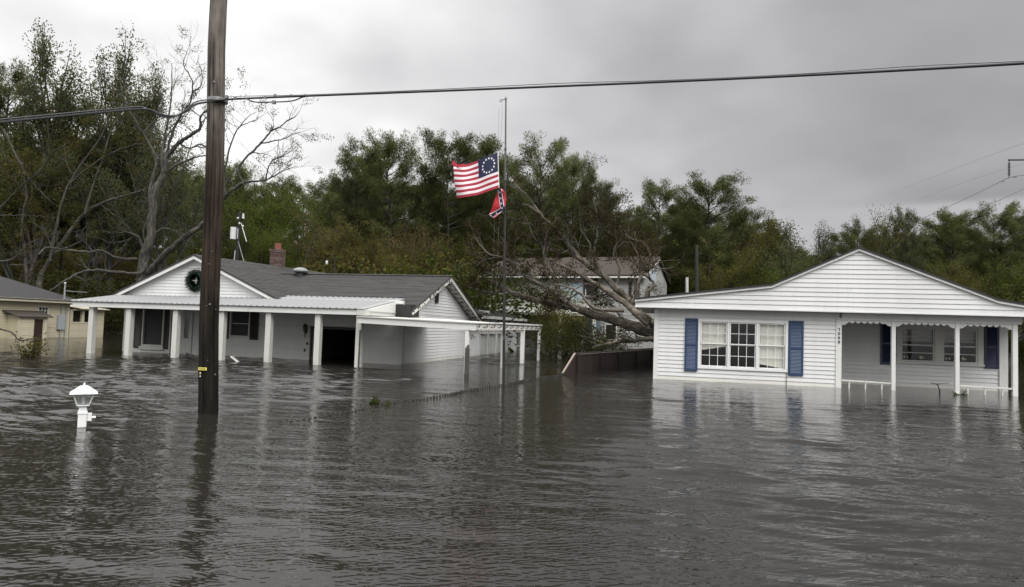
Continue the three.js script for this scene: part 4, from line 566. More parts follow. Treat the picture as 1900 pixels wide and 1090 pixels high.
  const bat = canvas(512, 768, (g, w, h) => { g.fillStyle = '#b3222f'; g.fillRect(0, 0, w, h); const band = (pts, wd, col) => { g.strokeStyle = col; g.lineWidth = wd; g.lineJoin = 'miter'; g.beginPath(); pts.forEach(([x, y], k) => g[k ? 'lineTo' : 'moveTo'](bx0(x), by0(y))); g.stroke(); }; const pts = [[926.5, 346], [929, 366], [932.5, 389], [919, 396], [902, 406]]; band(pts, 118, '#e8e6ea'); band(pts, 84, '#171c3c'); band([[932.5, 389], [944, 383]], 84, '#171c3c'); g.fillStyle = '#f0eef2'; for (const [x, y] of [[927.6, 357], [929, 368], [930.6, 378], [931.6, 387], [921, 395], [911, 401]]) star(g, bx0(x), by0(y), 30, 0.2); });
  const left = [[925, 350], [919, 367], [914, 384], [909, 397], [907, 400]], right = [[928, 350], [937.5, 357], [938.5, 372], [937.5, 388], [918, 405]];
  const lerpL = (l, t) => { const k = Math.min(l.length - 1.0001, t * (l.length - 1)), i = Math.floor(k), f = k - i; return [l[i][0] * (1 - f) + l[i + 1][0] * f, l[i][1] * (1 - f) + l[i + 1][1] * f]; };
  const f2 = thing('flag', 'smaller red flag with white-edged starred blue bands, hanging limp below the striped flag', 'flag');
  rawPart('cloth', cloth('c', bat, (s, t) => { const a = lerpL(right, t), b = lerpL(left, t); return at(a[0] * (1 - s) + b[0] * s, a[1] * (1 - s) + b[1] * s, 17.22); }, 20, 28, (s, t) => V(0, 0, 0.05 * Math.sin(6 * s + 2 * t) + 0.03 * Math.sin(11 * t + 3 * s)), (s, t) => { const a = lerpL(right, t), b = lerpL(left, t); return [bx0(a[0] * (1 - s) + b[0] * s) / 512, 1 - by0(a[1] * (1 - s) + b[1] * s) / 768]; }), fabric(bat), f2);
  rawPart('back_fold', cloth('c', bat, (s, t) => { const a = lerpL(right, t), b = lerpL(left, t); return at(a[0] * (1 - s) + b[0] * s + 0.5, a[1] * (1 - s) + b[1] * s - 1, 17.32); }, 10, 14, (s, t) => V(0.02 * Math.sin(5 * t), 0, 0.03 * Math.sin(8 * s))), S(0.33, 0.02, 0.035, 0.85, { side: THREE.DoubleSide }), f2);
}
/* ------------------------------------------------ lamp post */
{
  const L = thing('lamp_post', 'white four-sided lantern on a short white post, poking out of the flood at the left', 'lamp post', [-5.6, 0, -8.94], 0.55);
  const frus = (r0, r1, y0, y1, n = 4, a = Math.PI / 4) => { const g = new THREE.CylinderGeometry(r1, r0, y1 - y0, n); g.rotateY(a); g.translate(0, (y0 + y1) / 2, 0); return g.toNonIndexed(); };
  const fl = (g) => { g = g.toNonIndexed ? (g.index ? g.toNonIndexed() : g) : g; g.computeVertexNormals(); return g; };
  const pst = part('post', [rb(-0.05, 0.05, -1.0, 0.225, -0.05, 0.05, 0.006), rb(-0.057, 0.057, 0.16, 0.20, -0.057, 0.057, 0.008), rb(-0.044, 0.044, 0.226, 0.272, -0.044, 0.044, 0.006)], M.lampWhite, L);
  part('photocell_box', [rb(0.052, 0.105, 0.07, 0.175, -0.03, 0.03, 0.005), new THREE.CylinderGeometry(0.018, 0.018, 0.045, 10).rotateZ(Math.PI / 2).translate(0.128, 0.115, 0)], M.lampWhite, pst);
  const body = part('lantern_frame', [rb(-0.072, 0.072, 0.272, 0.286, -0.072, 0.072, 0.004)], M.lampWhite, L);
  for (const [sx, sz] of [[1, 1], [1, -1], [-1, 1], [-1, -1]]) { const mb = new MB(); mb.tube([V(sx * 0.068, 0.285, sz * 0.068), V(sx * 0.118, 0.442, sz * 0.118)], [0.0075, 0.0075], 5); part('corner_bar', mb.geo(), M.lampWhite, body); }
  for (let k = 0; k < 4; k++) { const mb = new MB(), a = k * Math.PI / 2, q = (x, y, z) => [x * Math.cos(a) + z * Math.sin(a), y, -x * Math.sin(a) + z * Math.cos(a)]; const n = q(0, -0.3, 0.95); mb.face([q(-0.062, 0.29, 0.066), q(0.062, 0.29, 0.066), q(0.112, 0.44, 0.116), q(-0.112, 0.44, 0.116)], n, [1, 1, 1]); part('pane', mb.geo(), M.frosted, body); }
  part('lamp_tube', [new THREE.CylinderGeometry(0.018, 0.018, 0.15, 10).translate(0, 0.37, 0)], M.lampWhite, body);
  const roof = part('lamp_roof', [fl(frus(0.222, 0.106, 0.442, 0.507)), fl(frus(0.222, 0.222, 0.436, 0.442))], M.lampWhite, L); part('cap', [fl(frus(0.112, 0.058, 0.507, 0.534)), new THREE.SphereGeometry(0.013, 8, 6).scale(1, 1.9, 1).translate(0, 0.55, 0)], M.lampWhite, roof);
}
/* ------------------------------------------------ leaning power pole behind the porch house, line structure far right, posts */
{
  const d = 46, b = at(432, 640, d), t = at(444, 395, d), p = thing('power_pole', 'dark leaning power pole with a pale transformer, above the roof of the porch house', 'utility pole', [b.x, 0, b.z]);
  const lp = (q) => q.clone().sub(p.position); const tube = (l, r, s = 8) => { const m = new MB(); m.tube(l, Array.isArray(r) ? r : l.map(() => r), s); return m.geo(); };
  part('shaft', tube([lp(b), lp(t)], [0.17, 0.11], 10), M.dark, p);
  { const c = lp(at(432.5, 433, d - 0.2)), ax = lp(t).sub(lp(b)).normalize(), g = new THREE.CylinderGeometry(0.2, 0.2, 0.82, 14); g.applyQuaternion(new THREE.Quaternion().setFromUnitVectors(V(0, 1, 0), ax)); g.translate(c.x, c.y, c.z); const tr = part('transformer', g, S(0.55, 0.56, 0.55, 0.5), p); const g2 = new THREE.CylinderGeometry(0.06, 0.09, 0.35, 8); g2.applyQuaternion(new THREE.Quaternion().setFromUnitVectors(V(0, 1, 0), ax)); g2.translate(...lp(at(451, 401, d - 0.2)).toArray()); part('insulator', g2, S(0.5, 0.5, 0.48, 0.5), tr); }
  part('insulator', [[444, 415], [450, 420], [441, 405]].map(([x, y]) => new THREE.SphereGeometry(0.08, 8, 6).translate(...lp(at(x, y, d - 0.2)).toArray())), S(0.55, 0.55, 0.52, 0.5), p);
  part('guy_wire', tube([lp(at(440, 443, d)), lp(at(454, 492, d - 1))], 0.03, 5), M.steel, p); part('guy_wire', tube([lp(at(447, 414, d)), lp(at(457, 449, d - 1))], 0.03, 5), M.galv, p); part('riser', tube([lp(at(441, 424, d - 0.3)), lp(at(440, 443, d - 0.3))], 0.045, 5), M.galv, p); part('riser', tube([lp(at(436, 465, d - 0.3)), lp(at(433, 495, d - 0.3))], 0.045, 5), M.galv, p);
}
{
  const d = 62, o = at(1975, 640, d), p = thing('transmission_pole', 'steel crossarm with an insulator string and thin power lines at the right edge', 'utility pole', [o.x, 0, o.z]);
  const lp = (x, y, z = d) => at(x, y, z).sub(p.position), tube = (l, r, s = 6) => { const m = new MB(); m.tube(l, l.map(() => r), s); return m.geo(); };
  part('mast', tube([lp(1975, 660), lp(1975, 240)], 0.22, 10), M.poleMetal, p); part('crossarm', tube([lp(1871.5, 297), lp(1980, 296)], 0.08, 6), M.poleMetal, p);
  part('insulator_string', [tube([lp(1873, 297), lp(1873, 330)], 0.035, 6), ...Array.from({ length: 9 }, (_, k) => new THREE.CylinderGeometry(0.05, 0.13, 0.07, 10).translate(...lp(1873, 303 + k * 2.7).toArray()))], M.dark, p);
  const wire = (l, r) => { const m = new MB(); m.tube(curve(l.map((q) => lp(...q)), 20), Array(21).fill(r), 4); return m.geo(); };
  const wires = [[[[1873, 329.5, 62], [1760, 384, 88], [1640, 438, 125]], 0.03], [[[1873, 329.5, 62], [1900, 325, 60], [1960, 318, 58]], 0.03], [[[1940, 331, 62], [1865, 367, 88], [1790, 400, 110]], 0.03], [[[1935, 258, 62], [1886, 271, 75], [1760, 318, 120], [1650, 360, 190]], 0.018], [[[1960, 285, 70], [1800, 335, 120], [1700, 372, 180]], 0.018]];
  for (const [l, r] of wires) part('power_line', wire(l, r), M.steel, p);
  for (const [x, y] of [[1861, 337], [1884, 329]]) part('vibration_damper', new THREE.BoxGeometry(0.28, 0.1, 0.08).translate(...lp(x, y).toArray()), M.steel, p);
}
for (const [x, y0, y1, r, label, mat] of [[1276, 516, 640, 0.11, 'short pale post among the trees behind the shuttered house', S(0.42, 0.43, 0.41, 0.7)], [1294, 457, 640, 0.12, 'tall thin dark pole among the trees behind the shuttered house', M.dark], [1210, 478, 640, 0.05, 'slim grey pole beside the corner of the two storey house', M.steel]]) {
  const d = 44, b = at(x, y1, d), t = at(x - 1, y0, d), p = thing('pole', label, 'pole', [b.x, 0, b.z]); const mb = new MB(); mb.tube([V(0, -0.5, 0), t.clone().sub(p.position)], [r, r * 0.85], 8); part('shaft', mb.geo(), mat, p); part('cap', new THREE.CylinderGeometry(r * 0.9, r * 0.95, 0.05, 8).translate(...t.clone().sub(p.position).toArray()), mat, p);
}
{ // yard light above the ridge
  const d = 40, c = at(606, 487, d), p = thing('yard_light', 'small white yard light on a bracket above the ridge of the porch house', 'lamp', c.toArray());
  part('housing', [new THREE.CylinderGeometry(0.05, 0.08, 0.1, 10).translate(0, 0.05, 0), new THREE.CylinderGeometry(0.075, 0.06, 0.12, 10).translate(0, -0.06, 0)], S(0.5, 0.51, 0.52, 0.4), p);
  const mb = new MB(); mb.tube(curve([V(0, 0.1, 0), V(0.2, 0.14, -0.1), V(0.4, 0.06, -0.3)], 8), Array(9).fill(0.022), 5); mb.tube([V(0.4, 0.1, -0.3), V(0.42, -5.5, -0.3)], [0.05, 0.06], 6); part('bracket', mb.geo(), M.poleMetal, p);
}

/* ------------------------------------------------ vegetation */
const mixc = (a, b, t) => a.map((v, k) => v * (1 - t) + b[k] * t);
const PINE = [[0.204, 0.264, 0.098], [0.461, 0.509, 0.192]], OLIVE = [[0.209, 0.214, 0.062], [0.454, 0.428, 0.131]], GREEN = [[0.138, 0.199, 0.048], [0.337, 0.404, 0.087]], BROWN = [[0.211, 0.175, 0.078], [0.378, 0.314, 0.129]], DARK = [[0.121, 0.140, 0.053], [0.291, 0.290, 0.101]], GREYGREEN = [[0.191, 0.214, 0.107], [0.420, 0.442, 0.218]];
const dirOf = (rnd) => { let x, y, z, l; do { x = rnd() * 2 - 1; y = rnd() * 2 - 1; z = rnd() * 2 - 1; l = x * x + y * y + z * z; } while (l > 1 || l < 0.01); l = Math.sqrt(l); return [x / l, y / l, z / l]; };
function wander(p, d, len, rnd, n = 6, gnarl = 0.25, lift = 0) { const pts = [p.clone()], dir = d.clone(), st = len / n; for (let k = 0; k < n; k++) { dir.x += (rnd() - 0.5) * gnarl; dir.y += (rnd() - 0.5) * gnarl + lift; dir.z += (rnd() - 0.5) * gnarl; dir.normalize(); pts.push(pts[pts.length - 1].clone().addScaledVector(dir, st)); } return pts; }
const taper = (n, r0, r1) => Array.from({ length: n }, (_, k) => r0 + (r1 - r0) * Math.pow(k / (n - 1), 0.8));
function tuft(mb, c, r, rnd, pal, n, len, wid, bias) { // a clump of needles or leaves round a twig end
  const tone = rnd(), base = mixc(pal[0], pal[1], tone);
  for (let k = 0; k < n; k++) { const d = dirOf(rnd), q = r * Math.cbrt(rnd()), col = mixc(base, pal[1], rnd() * 0.3).map((v) => v * (0.8 + 0.4 * rnd())); const [ex, ey, ez] = dirOf(rnd); const dx = d[0] * 0.6 + ex * 0.6 + (bias?.[0] ?? 0), dy = d[1] * 0.6 + ey * 0.6 + (bias?.[1] ?? 0.2), dz = d[2] * 0.6 + ez * 0.6, l = Math.hypot(dx, dy, dz) || 1; mb(c.x + d[0] * q, c.y + d[1] * q * 0.8, c.z + d[2] * q, len * (0.7 + 0.6 * rnd()), wid, dx / l, dy / l, dz / l, rnd, col); }
}
/* pine, 1 unit = 1 metre, about 15 m tall: bare stem, rising limbs, rounded masses of needles */
function pineProto(seed, { H = 15, crown = 0.5, R = 3.0, limbs = 40, dens = 1, pal = PINE, lean = 0, round = 0.7 } = {}) {
  const rnd = rngOf(seed), wood = new MB(), lf = new MB(), stem = wander(V(0, -1, 0), V(lean * 0.3, 1, 0), H + 1, rnd, 14, 0.07, 0.02);
  wood.tube(stem, taper(15, 0.21, 0.035), 8, [0.085, 0.068, 0.055]);
  const on = (t) => { const k = Math.min(13.999, t * 14), i = Math.floor(k); return stem[i].clone().lerp(stem[i + 1], k - i); };
  for (let k = 0; k < limbs; k++) {
    const t = crown + (1 - crown) * Math.pow((k + rnd() * 0.8) / limbs, 0.85), p = on(Math.min(0.995, t)), q = (t - crown) / (1 - crown), prof = Math.sqrt(Math.max(0.06, 1 - Math.pow((q - 0.5 * round / 0.7) / 0.58, 2))), len = R * prof * (0.6 + 0.55 * rnd()) + 0.35, a = k * 2.4 + rnd() * 0.9, up = -0.05 + 0.75 * q + 0.25 * rnd();
    const br = wander(p, V(Math.cos(a), up, Math.sin(a)).normalize(), len, rnd, 6, 0.28, 0.05); wood.tube(br, taper(7, 0.022 + 0.018 * len * (1 - q * 0.5), 0.008), 5, [0.07, 0.058, 0.046], false);
    const nsub = Math.round(2 + len * 1.5);
    for (let s = 0; s < nsub; s++) { const f = 0.35 + 0.65 * (s + rnd()) / nsub, i = Math.min(5, Math.floor(f * 6)), o = br[i].clone().lerp(br[i + 1], f * 6 - i), aa = a + (rnd() - 0.5) * 2.6, sb = wander(o, V(Math.cos(aa), 0.25 + 0.5 * rnd(), Math.sin(aa)).normalize(), 0.35 + 0.28 * len * rnd(), rnd, 3, 0.3, 0.06); wood.tube(sb, taper(4, 0.016, 0.006), 4, [0.07, 0.058, 0.046], false);
      for (let j = 1; j < 4; j++) if (rnd() < 0.9 * dens) tuft((...x) => lf.blade(...x), sb[j], 0.33 + 0.17 * rnd(), rnd, pal, Math.round(42 * dens), 0.22, 0.05, [0.12, 0.35]); }
  }
  const g = lf.geo(); g.computeBoundingBox(); return { wood: wood.geo(), leaf: g, H: g.boundingBox.max.y - 0.25 };
}
/* broad-leaved tree of about 9 m */
function leafyProto(seed, { H = 9, R = 2.6, pal = OLIVE, dens = 1, fork = 0.28, leaf = 0.092, thin = 0, spread = 0.75, stems = 1 } = {}) {
  const rnd = rngOf(seed), wood = new MB(), lf = new MB(), col = [0.085, 0.077, 0.066];
  const grow = (p, d, len, r, lev) => {
    const n = 5, br = wander(p, d, len, rnd, n, 0.26, lev < 2 ? 0.05 : 0.03); wood.tube(br, taper(n + 1, r, r * 0.5), lev < 1 ? 8 : lev < 2 ? 6 : 4, col.map((c) => c * (0.8 + 0.5 * rnd())), false);
    if (lev >= 3 || len < 0.45) { for (let j = 1; j <= n; j++) if (rnd() > thin) tuft((...x) => lf.leaf(...x), br[j], 0.30 + 0.2 * rnd(), rnd, pal, Math.round(38 * dens), leaf, leaf * 0.58); return; }
    const kids = lev === 0 ? 5 : 4; for (let s = 0; s < kids; s++) { const f = lev === 0 ? 0.55 + 0.45 * (s + 1) / kids : 0.25 + 0.75 * (s + 1) / kids, i = Math.min(n - 1, Math.floor(f * n - 1e-4)), o = br[i].clone().lerp(br[i + 1], f * n - i), e = br[n].clone().sub(br[n - 1]).normalize(), w = dirOf(rnd), k = s === kids - 1 ? 0.35 : spread; grow(o, V(e.x + w[0] * k, e.y + Math.abs(w[1]) * k * 0.5, e.z + w[2] * k).normalize(), len * (0.55 + 0.25 * rnd()) * (lev === 0 ? R / 2.6 : 1), r * 0.52, lev + 1); }
  };
  for (let q = 0; q < stems; q++) { const a = q * 2.2 + rnd(); grow(V(stems > 1 ? Math.cos(a) * 0.3 : 0, -1, stems > 1 ? Math.sin(a) * 0.3 : 0), V((rnd() - 0.5) * 0.15 + (stems > 1 ? Math.cos(a) * 0.22 : 0), 1, (rnd() - 0.5) * 0.15 + (stems > 1 ? Math.sin(a) * 0.22 : 0)).normalize(), H * (fork + 0.14), 0.14 * H / 9, 0); }
  const g = lf.geo(); g.computeBoundingBox(); return { wood: wood.geo(), leaf: g, H: g.boundingBox.max.y };
}
function shrubProto(seed, { H = 3, R = 1.8, pal = GREEN, n = 120, per = 38, leaf = 0.1 } = {}) {
  const rnd = rngOf(seed), wood = new MB(), lf = new MB();
  for (let k = 0; k < 9; k++) { const a = rnd() * 6.28; wood.tube(wander(V(0, -0.6, 0), V(Math.cos(a) * 0.5, 1, Math.sin(a) * 0.5).normalize(), H * (0.6 + 0.4 * rnd()), rnd, 5, 0.3), taper(6, 0.035, 0.008), 4, [0.07, 0.06, 0.05], false); }
  for (let k = 0; k < n; k++) { const d = dirOf(rnd), q = Math.pow(rnd(), 0.4), lump = 0.75 + 0.45 * noise3(d[0] * 1.7 + seed, d[1] * 1.7, d[2] * 1.7); tuft((...x) => lf.leaf(...x), V(d[0] * R * q * lump, H * 0.5 + d[1] * H * 0.5 * q * lump, d[2] * R * q * lump), 0.3 + 0.22 * rnd(), rnd, pal, per, leaf, leaf * 0.6); }
  return { wood: wood.geo(), leaf: lf.geo(), H };
}
function plant(name, proto, label, cat, px, top, depth, { w = 1, turn = 0, group, base = 0, parts = ['trunk', 'crown'], lean = 0 } = {}) { // stands so that its top reaches that height
  const q = at(px, top, depth), gy = smooth(-44, -58, q.z + 0.12 * q.x) * 0.5 + base, s = (q.y - gy) / proto.H, b = V(q.x, gy, q.z);
  const t = thing(name, label, cat, b.toArray(), turn, group); t.scale.set(s * w, s, s * w); if (lean) { t.rotation.order = 'ZYX'; t.rotation.z = lean; }
  rawPart(parts[0], proto.wood, M.bark, t); rawPart(parts[1], proto.leaf, M.leaf, t); return t;
}
const both = (p) => mergeGeometries([p.wood, p.leaf].map((g) => g.clone()));
function mass(name, protos, label, cat, spots) { // nobody could count these: one object
  const root = new THREE.Group(); root.name = numbered(name); scene.add(root); tag(root, label, cat, null, 'stuff');
  protos.forEach((p, k) => { const mine = spots.filter((_, i) => i % protos.length === k); const im = new THREE.InstancedMesh(both(p), M.leaf, mine.length), d = new THREE.Object3D(); im.name = numbered('thicket'); im.userData.kind = 'stuff'; mine.forEach(([x, y, z, s, a, wd], i) => { d.position.set(x, y, z); d.rotation.y = a; d.scale.set(s * (wd ?? 1), s, s * (wd ?? 1)); d.updateMatrix(); im.setMatrixAt(i, d.matrix); }); root.add(im); });
}
{
  const pines = [11, 12, 13, 14, 15, 16].map((s, k) => pineProto(s, [{ R: 3.2, crown: 0.45 }, { R: 2.6, crown: 0.5, limbs: 36 }, { R: 3.6, crown: 0.52, limbs: 42, round: 0.6 }, { R: 2.3, crown: 0.35, limbs: 44 }, { R: 3.9, crown: 0.46, limbs: 34, dens: 0.9, round: 0.8 }, { R: 3.0, crown: 0.3, limbs: 48, pal: GREYGREEN }][k]));
  const leafy = [[21, OLIVE, 1], [22, GREEN, 1], [23, BROWN, 0.8], [24, GREYGREEN, 0.8], [25, OLIVE, 0.7], [26, GREYGREEN, 0.55]].map(([s, pal, dens], k) => leafyProto(s, { pal, dens, thin: k > 3 ? 0.25 : 0.05, R: k === 3 ? 2.0 : 2.6 }));
  const slim = [31, 32, 33].map((s, k) => leafyProto(s, { H: 12, R: 1.8, pal: k ? GREYGREEN : OLIVE, dens: 1.25, fork: 0.34, thin: 0.12, spread: 0.55, leaf: 0.1 }));
  const shrubs = [41, 42, 43, 44].map((s, k) => shrubProto(s, { pal: [GREEN, OLIVE, DARK, BROWN][k], n: 130 }));
  const dense = [51, 52, 53].map((s, k) => shrubProto(s, { H: 7, R: 2.6, pal: [GREEN, OLIVE, BROWN][k], n: 260, per: 40, leaf: 0.16 }));

  /* trees that stand out along the skyline, from left to right */
  const put = (name, proto, group) => (k, label, cat, px, top, d, o) => plant(name, proto[k], label, cat, px, top, d, { ...o, group }), P = put('pine_tree', pines, 'pines of the tree line'), D = put('leafy_tree', leafy, 'leafy trees of the tree line'), T = put('slender_tree', slim, 'slender trees of the tree line');
  T(1, 'tall slender tree with a small tufted top, highest tree at the left edge', 'tree', 88, 34, 49, { w: 0.75, turn: 0.4 });
  T(2, 'slender tree with a forked tufted top, leaning right, near the left edge', 'tree', 165, 52, 50, { w: 0.7, turn: 2.2, lean: -0.05 });
  P(3, 'dark pine cut by the left edge under the tallest slender tree', 'tree', 15, 120, 50, { w: 0.8, turn: 1.1 });
  T(0, 'thin leafy tree between the left edge and the leaning tree', 'tree', 60, 190, 48, { w: 0.9, turn: 3 });
  P(1, 'dark pine rising behind the overhead cable near the left edge', 'tree', 130, 170, 52, { w: 0.8, turn: 0.3 });
  T(2, 'sparse tall tree left of the bare oak', 'tree', 228, 128, 50, { w: 0.8, turn: 4.2 });
  D(0, 'olive leafy tree behind the hip roof of the yellow house', 'tree', 40, 262, 49, { w: 1.1, turn: 1.0 });
  D(4, 'loose olive tree behind the leaning tree, left of the bare oak', 'tree', 118, 235, 50, { w: 0.9, turn: 2.8 });
  D(3, 'grey green tree just left of the bare oak trunk', 'tree', 205, 300, 50, { w: 0.9, turn: 0.6 });
  D(5, 'thin grey green tree seen through the limbs of the bare oak', 'tree', 330, 240, 49, { w: 0.9, turn: 4.9 });
  P(0, 'short dark pine behind the bare oak, left of its trunk', 'tree', 212, 235, 52, { w: 0.75, turn: 2.4 });
  T(1, 'sparse tall tree right behind the bare oak top', 'tree', 290, 110, 50, { w: 0.7, turn: 5.1 });
  P(4, 'dark pine between the bare oak trunk and the utility pole', 'tree', 345, 290, 58, { w: 0.8, turn: 0.7 });
  P(2, 'low dark pine just right of the utility pole', 'tree', 447, 300, 60, { w: 0.8, turn: 1.9 });
  P(0, 'dark pine above the chimney of the porch house', 'tree', 505, 322, 62, { w: 0.85, turn: 3.4 });
  D(1, 'bright green leafy tree between the pole and the middle pines', 'tree', 575, 298, 58, { w: 1.0, turn: 0.5 });
  P(5, 'grey green pine with a rounded pointed top in the middle left of the tree line', 'tree', 655, 262, 62, { w: 0.9, turn: 5 });
  P(1, 'small dark pine between two taller ones left of the striped flag', 'tree', 700, 285, 68, { w: 1.0, turn: 4.1 });
  P(2, 'open pine with a rounded crown, second left of the striped flag', 'tree', 745, 248, 60, { w: 0.9, turn: 1.2 });
  P(0, 'broad dark pine directly behind the striped flag', 'tree', 845, 246, 60, { w: 0.95, turn: 0.2 });
  P(3, 'dark pine whose top shows just left of the flagpole', 'tree', 895, 250, 64, { w: 1.2, turn: 2.7 });
  P(1, 'low pine top just right of the flagpole', 'tree', 955, 288, 66, { w: 0.8, turn: 3.3 });
  P(4, 'tall open pine with long branches right of the flagpole', 'tree', 1012, 248, 58, { w: 0.85, turn: 2.0 });
  P(2, 'open pine leaning right beside the tall open pine', 'tree', 1065, 284, 60, { w: 0.7, turn: 0.9, lean: -0.06 });
  P(5, 'brownish pine with a rounded top above the fallen tree', 'tree', 1100, 322, 56, { w: 0.95, turn: 4.6 });
  D(2, 'brown leaved tree above the two storey house', 'tree', 1165, 385, 58, { w: 1.0, turn: 1.3 });
  P(1, 'compact dark pine above the gable of the two storey house', 'tree', 1215, 330, 58, { w: 0.95, turn: 5.6 });
  P(0, 'large dark pine with a wide rounded crown left above the shuttered house', 'tree', 1322, 316, 56, { w: 1.15, turn: 3.9 });
  P(3, 'dark pine leaning against the large rounded one, on its left', 'tree', 1270, 372, 60, { w: 0.9, turn: 0.1 });
  T(0, 'feathery slender tree right of the large dark pine', 'tree', 1418, 368, 54, { w: 1.1, turn: 2.9 });
  D(3, 'loose grey green tree left of the gap in the tree line', 'tree', 1455, 395, 54, { w: 0.95, turn: 4.4 });
  T(1, 'low feathery tree at the gap above the left roof slope', 'tree', 1522, 408, 60, { w: 1.0, turn: 1.7 });
  D(4, 'leafy tree directly above the gable peak', 'tree', 1592, 380, 54, { w: 0.8, turn: 3.6 });
  D(5, 'small thin tree right of the gable peak', 'tree', 1636, 405, 56, { w: 0.8, turn: 0.6 });
  P(5, 'tufted isolated tree with gaps in its crown, right of the gable peak', 'tree', 1693, 376, 54, { w: 0.62, turn: 2.3 });
  P(2, 'dark tree behind the thin power line at the right', 'tree', 1770, 385, 56, { w: 1.1, turn: 5.2 });
  P(4, 'dark pine with a flat top near the right edge', 'tree', 1850, 370, 56, { w: 0.9, turn: 1.5 });
  P(0, 'dark pine cut by the right edge', 'tree', 1905, 388, 54, { w: 1.0, turn: 4.8 });
  D(1, 'green leafy tree low at the right edge behind the shuttered house', 'tree', 1868, 440, 46, { w: 1.1, turn: 2.6 });
  D(0, 'olive leafy tree behind the right roof slope', 'tree', 1770, 455, 46, { w: 1.1, turn: 0.9 });
  D(1, 'green bushy tree behind the left roof slope of the shuttered house', 'tree', 1400, 455, 46, { w: 1.0, turn: 3.1 });
  D(0, 'olive bushy tree between the poles and the left roof slope', 'tree', 1330, 440, 48, { w: 1.1, turn: 5.5 });
  D(2, 'brown leaved tree behind the ridge of the porch house', 'tree', 620, 395, 48, { w: 1.2, turn: 2.1 });
  D(0, 'olive tree behind the main roof of the porch house', 'tree', 720, 400, 46, { w: 1.3, turn: 4.0 });
  D(2, 'brown tangled tree below the striped flag', 'tree', 830, 410, 48, { w: 1.2, turn: 0.8 });
  D(1, 'dark green tree low behind the chimney', 'tree', 510, 380, 50, { w: 1.1, turn: 1.6 });
  const SH = (k, name, label, px, top, d, w, turn) => plant('shrub', shrubs[k], label, 'shrub', px, top, d, { w, turn, parts: ['stems', 'foliage'], base: -0.2, group: 'bushes round the porch house' });
  SH(0, 0, 'olive green bush above the right gable of the porch house', 880, 468, 40, 1.5, 0.3);
  SH(2, 0, 'dark green bush beside the last carport post', 1032, 594, 31, 1.2, 1.3);
  SH(2, 0, 'low dark bush between the carport and the brown fence', 1072, 602, 31, 1.5, 2.2);
  SH(1, 0, 'loose olive bush before the left part of the two storey house', 1042, 535, 38, 0.75, 2.0);
  SH(3, 0, 'low brownish bush by the fallen trunk over the brown fence', 1130, 618, 32, 1.5, 0.8);
  SH(1, 0, 'yellowish bush behind the ridge, left of the right gable', 780, 478, 42, 1.5, 3.0);
  SH(1, 0, 'pale olive bush behind the ridge under the yard light', 660, 478, 43, 1.4, 4.0);
  SH(2, 0, 'dark green bush between the yellow house and the corner of the porch house', 204, 560, 46, 0.8, 5.0);
  SH(2, 0, 'dark bush behind the hip roof of the yellow house', 150, 500, 46, 1.6, 5.7);

  /* the wood behind, which reads as one mass */
  const r1 = rngOf(301), far = [], under = [], inner = [];
  for (let k = 0; k < 90; k++) { const px = -120 + 2150 * (k + r1()) / 90, d = 66 + 26 * r1(), topL = px < 260 ? 235 : px < 420 ? 300 : px < 560 ? 335 : px < 1100 ? 318 : px < 1400 ? 368 : px < 1560 ? 450 : 408, q = at(px, topL + 50 * r1(), d), h = q.y - 0.6; far.push([q.x, 0.4, q.z, h / pines[1].H, r1() * 6.28, 1.1]); }
  mass('far_wood', [pines[1], pines[3], pines[5]], 'dark mass of pines filling the back of the tree line', 'wood', far);
  for (let k = 0; k < 150; k++) { const px = -160 + 2220 * (k + r1()) / 150, d = 56 + 22 * r1(), topL = px < 420 ? 430 : px < 1100 ? 415 : px < 1400 ? 430 : 470, q = at(px, topL + 70 * r1(), d), h = q.y - 0.3; under.push([q.x, 0.2, q.z, h / 7, r1() * 6.28, 1.0 + 0.3 * r1()]); }
  mass('understory', dense, 'dark leafy undergrowth filling the wood behind the houses', 'undergrowth', under);
  for (let k = 0; k < 46; k++) { const px = -60 + 2000 * (k + r1()) / 46; if ((px > 930 && px < 1260) || (px > 100 && px < 185)) continue; const d = 47 + 6 * r1(), q = at(px, 520 + 60 * r1(), d), h = Math.max(1.5, q.y + 0.3); inner.push([q.x, -0.2, q.z, h / 3, r1() * 6.28, 1.2]); }
  mass('brush', [shrubs[2], shrubs[1], shrubs[0]], 'low brush along the edge of the flooded wood', 'undergrowth', inner);
}

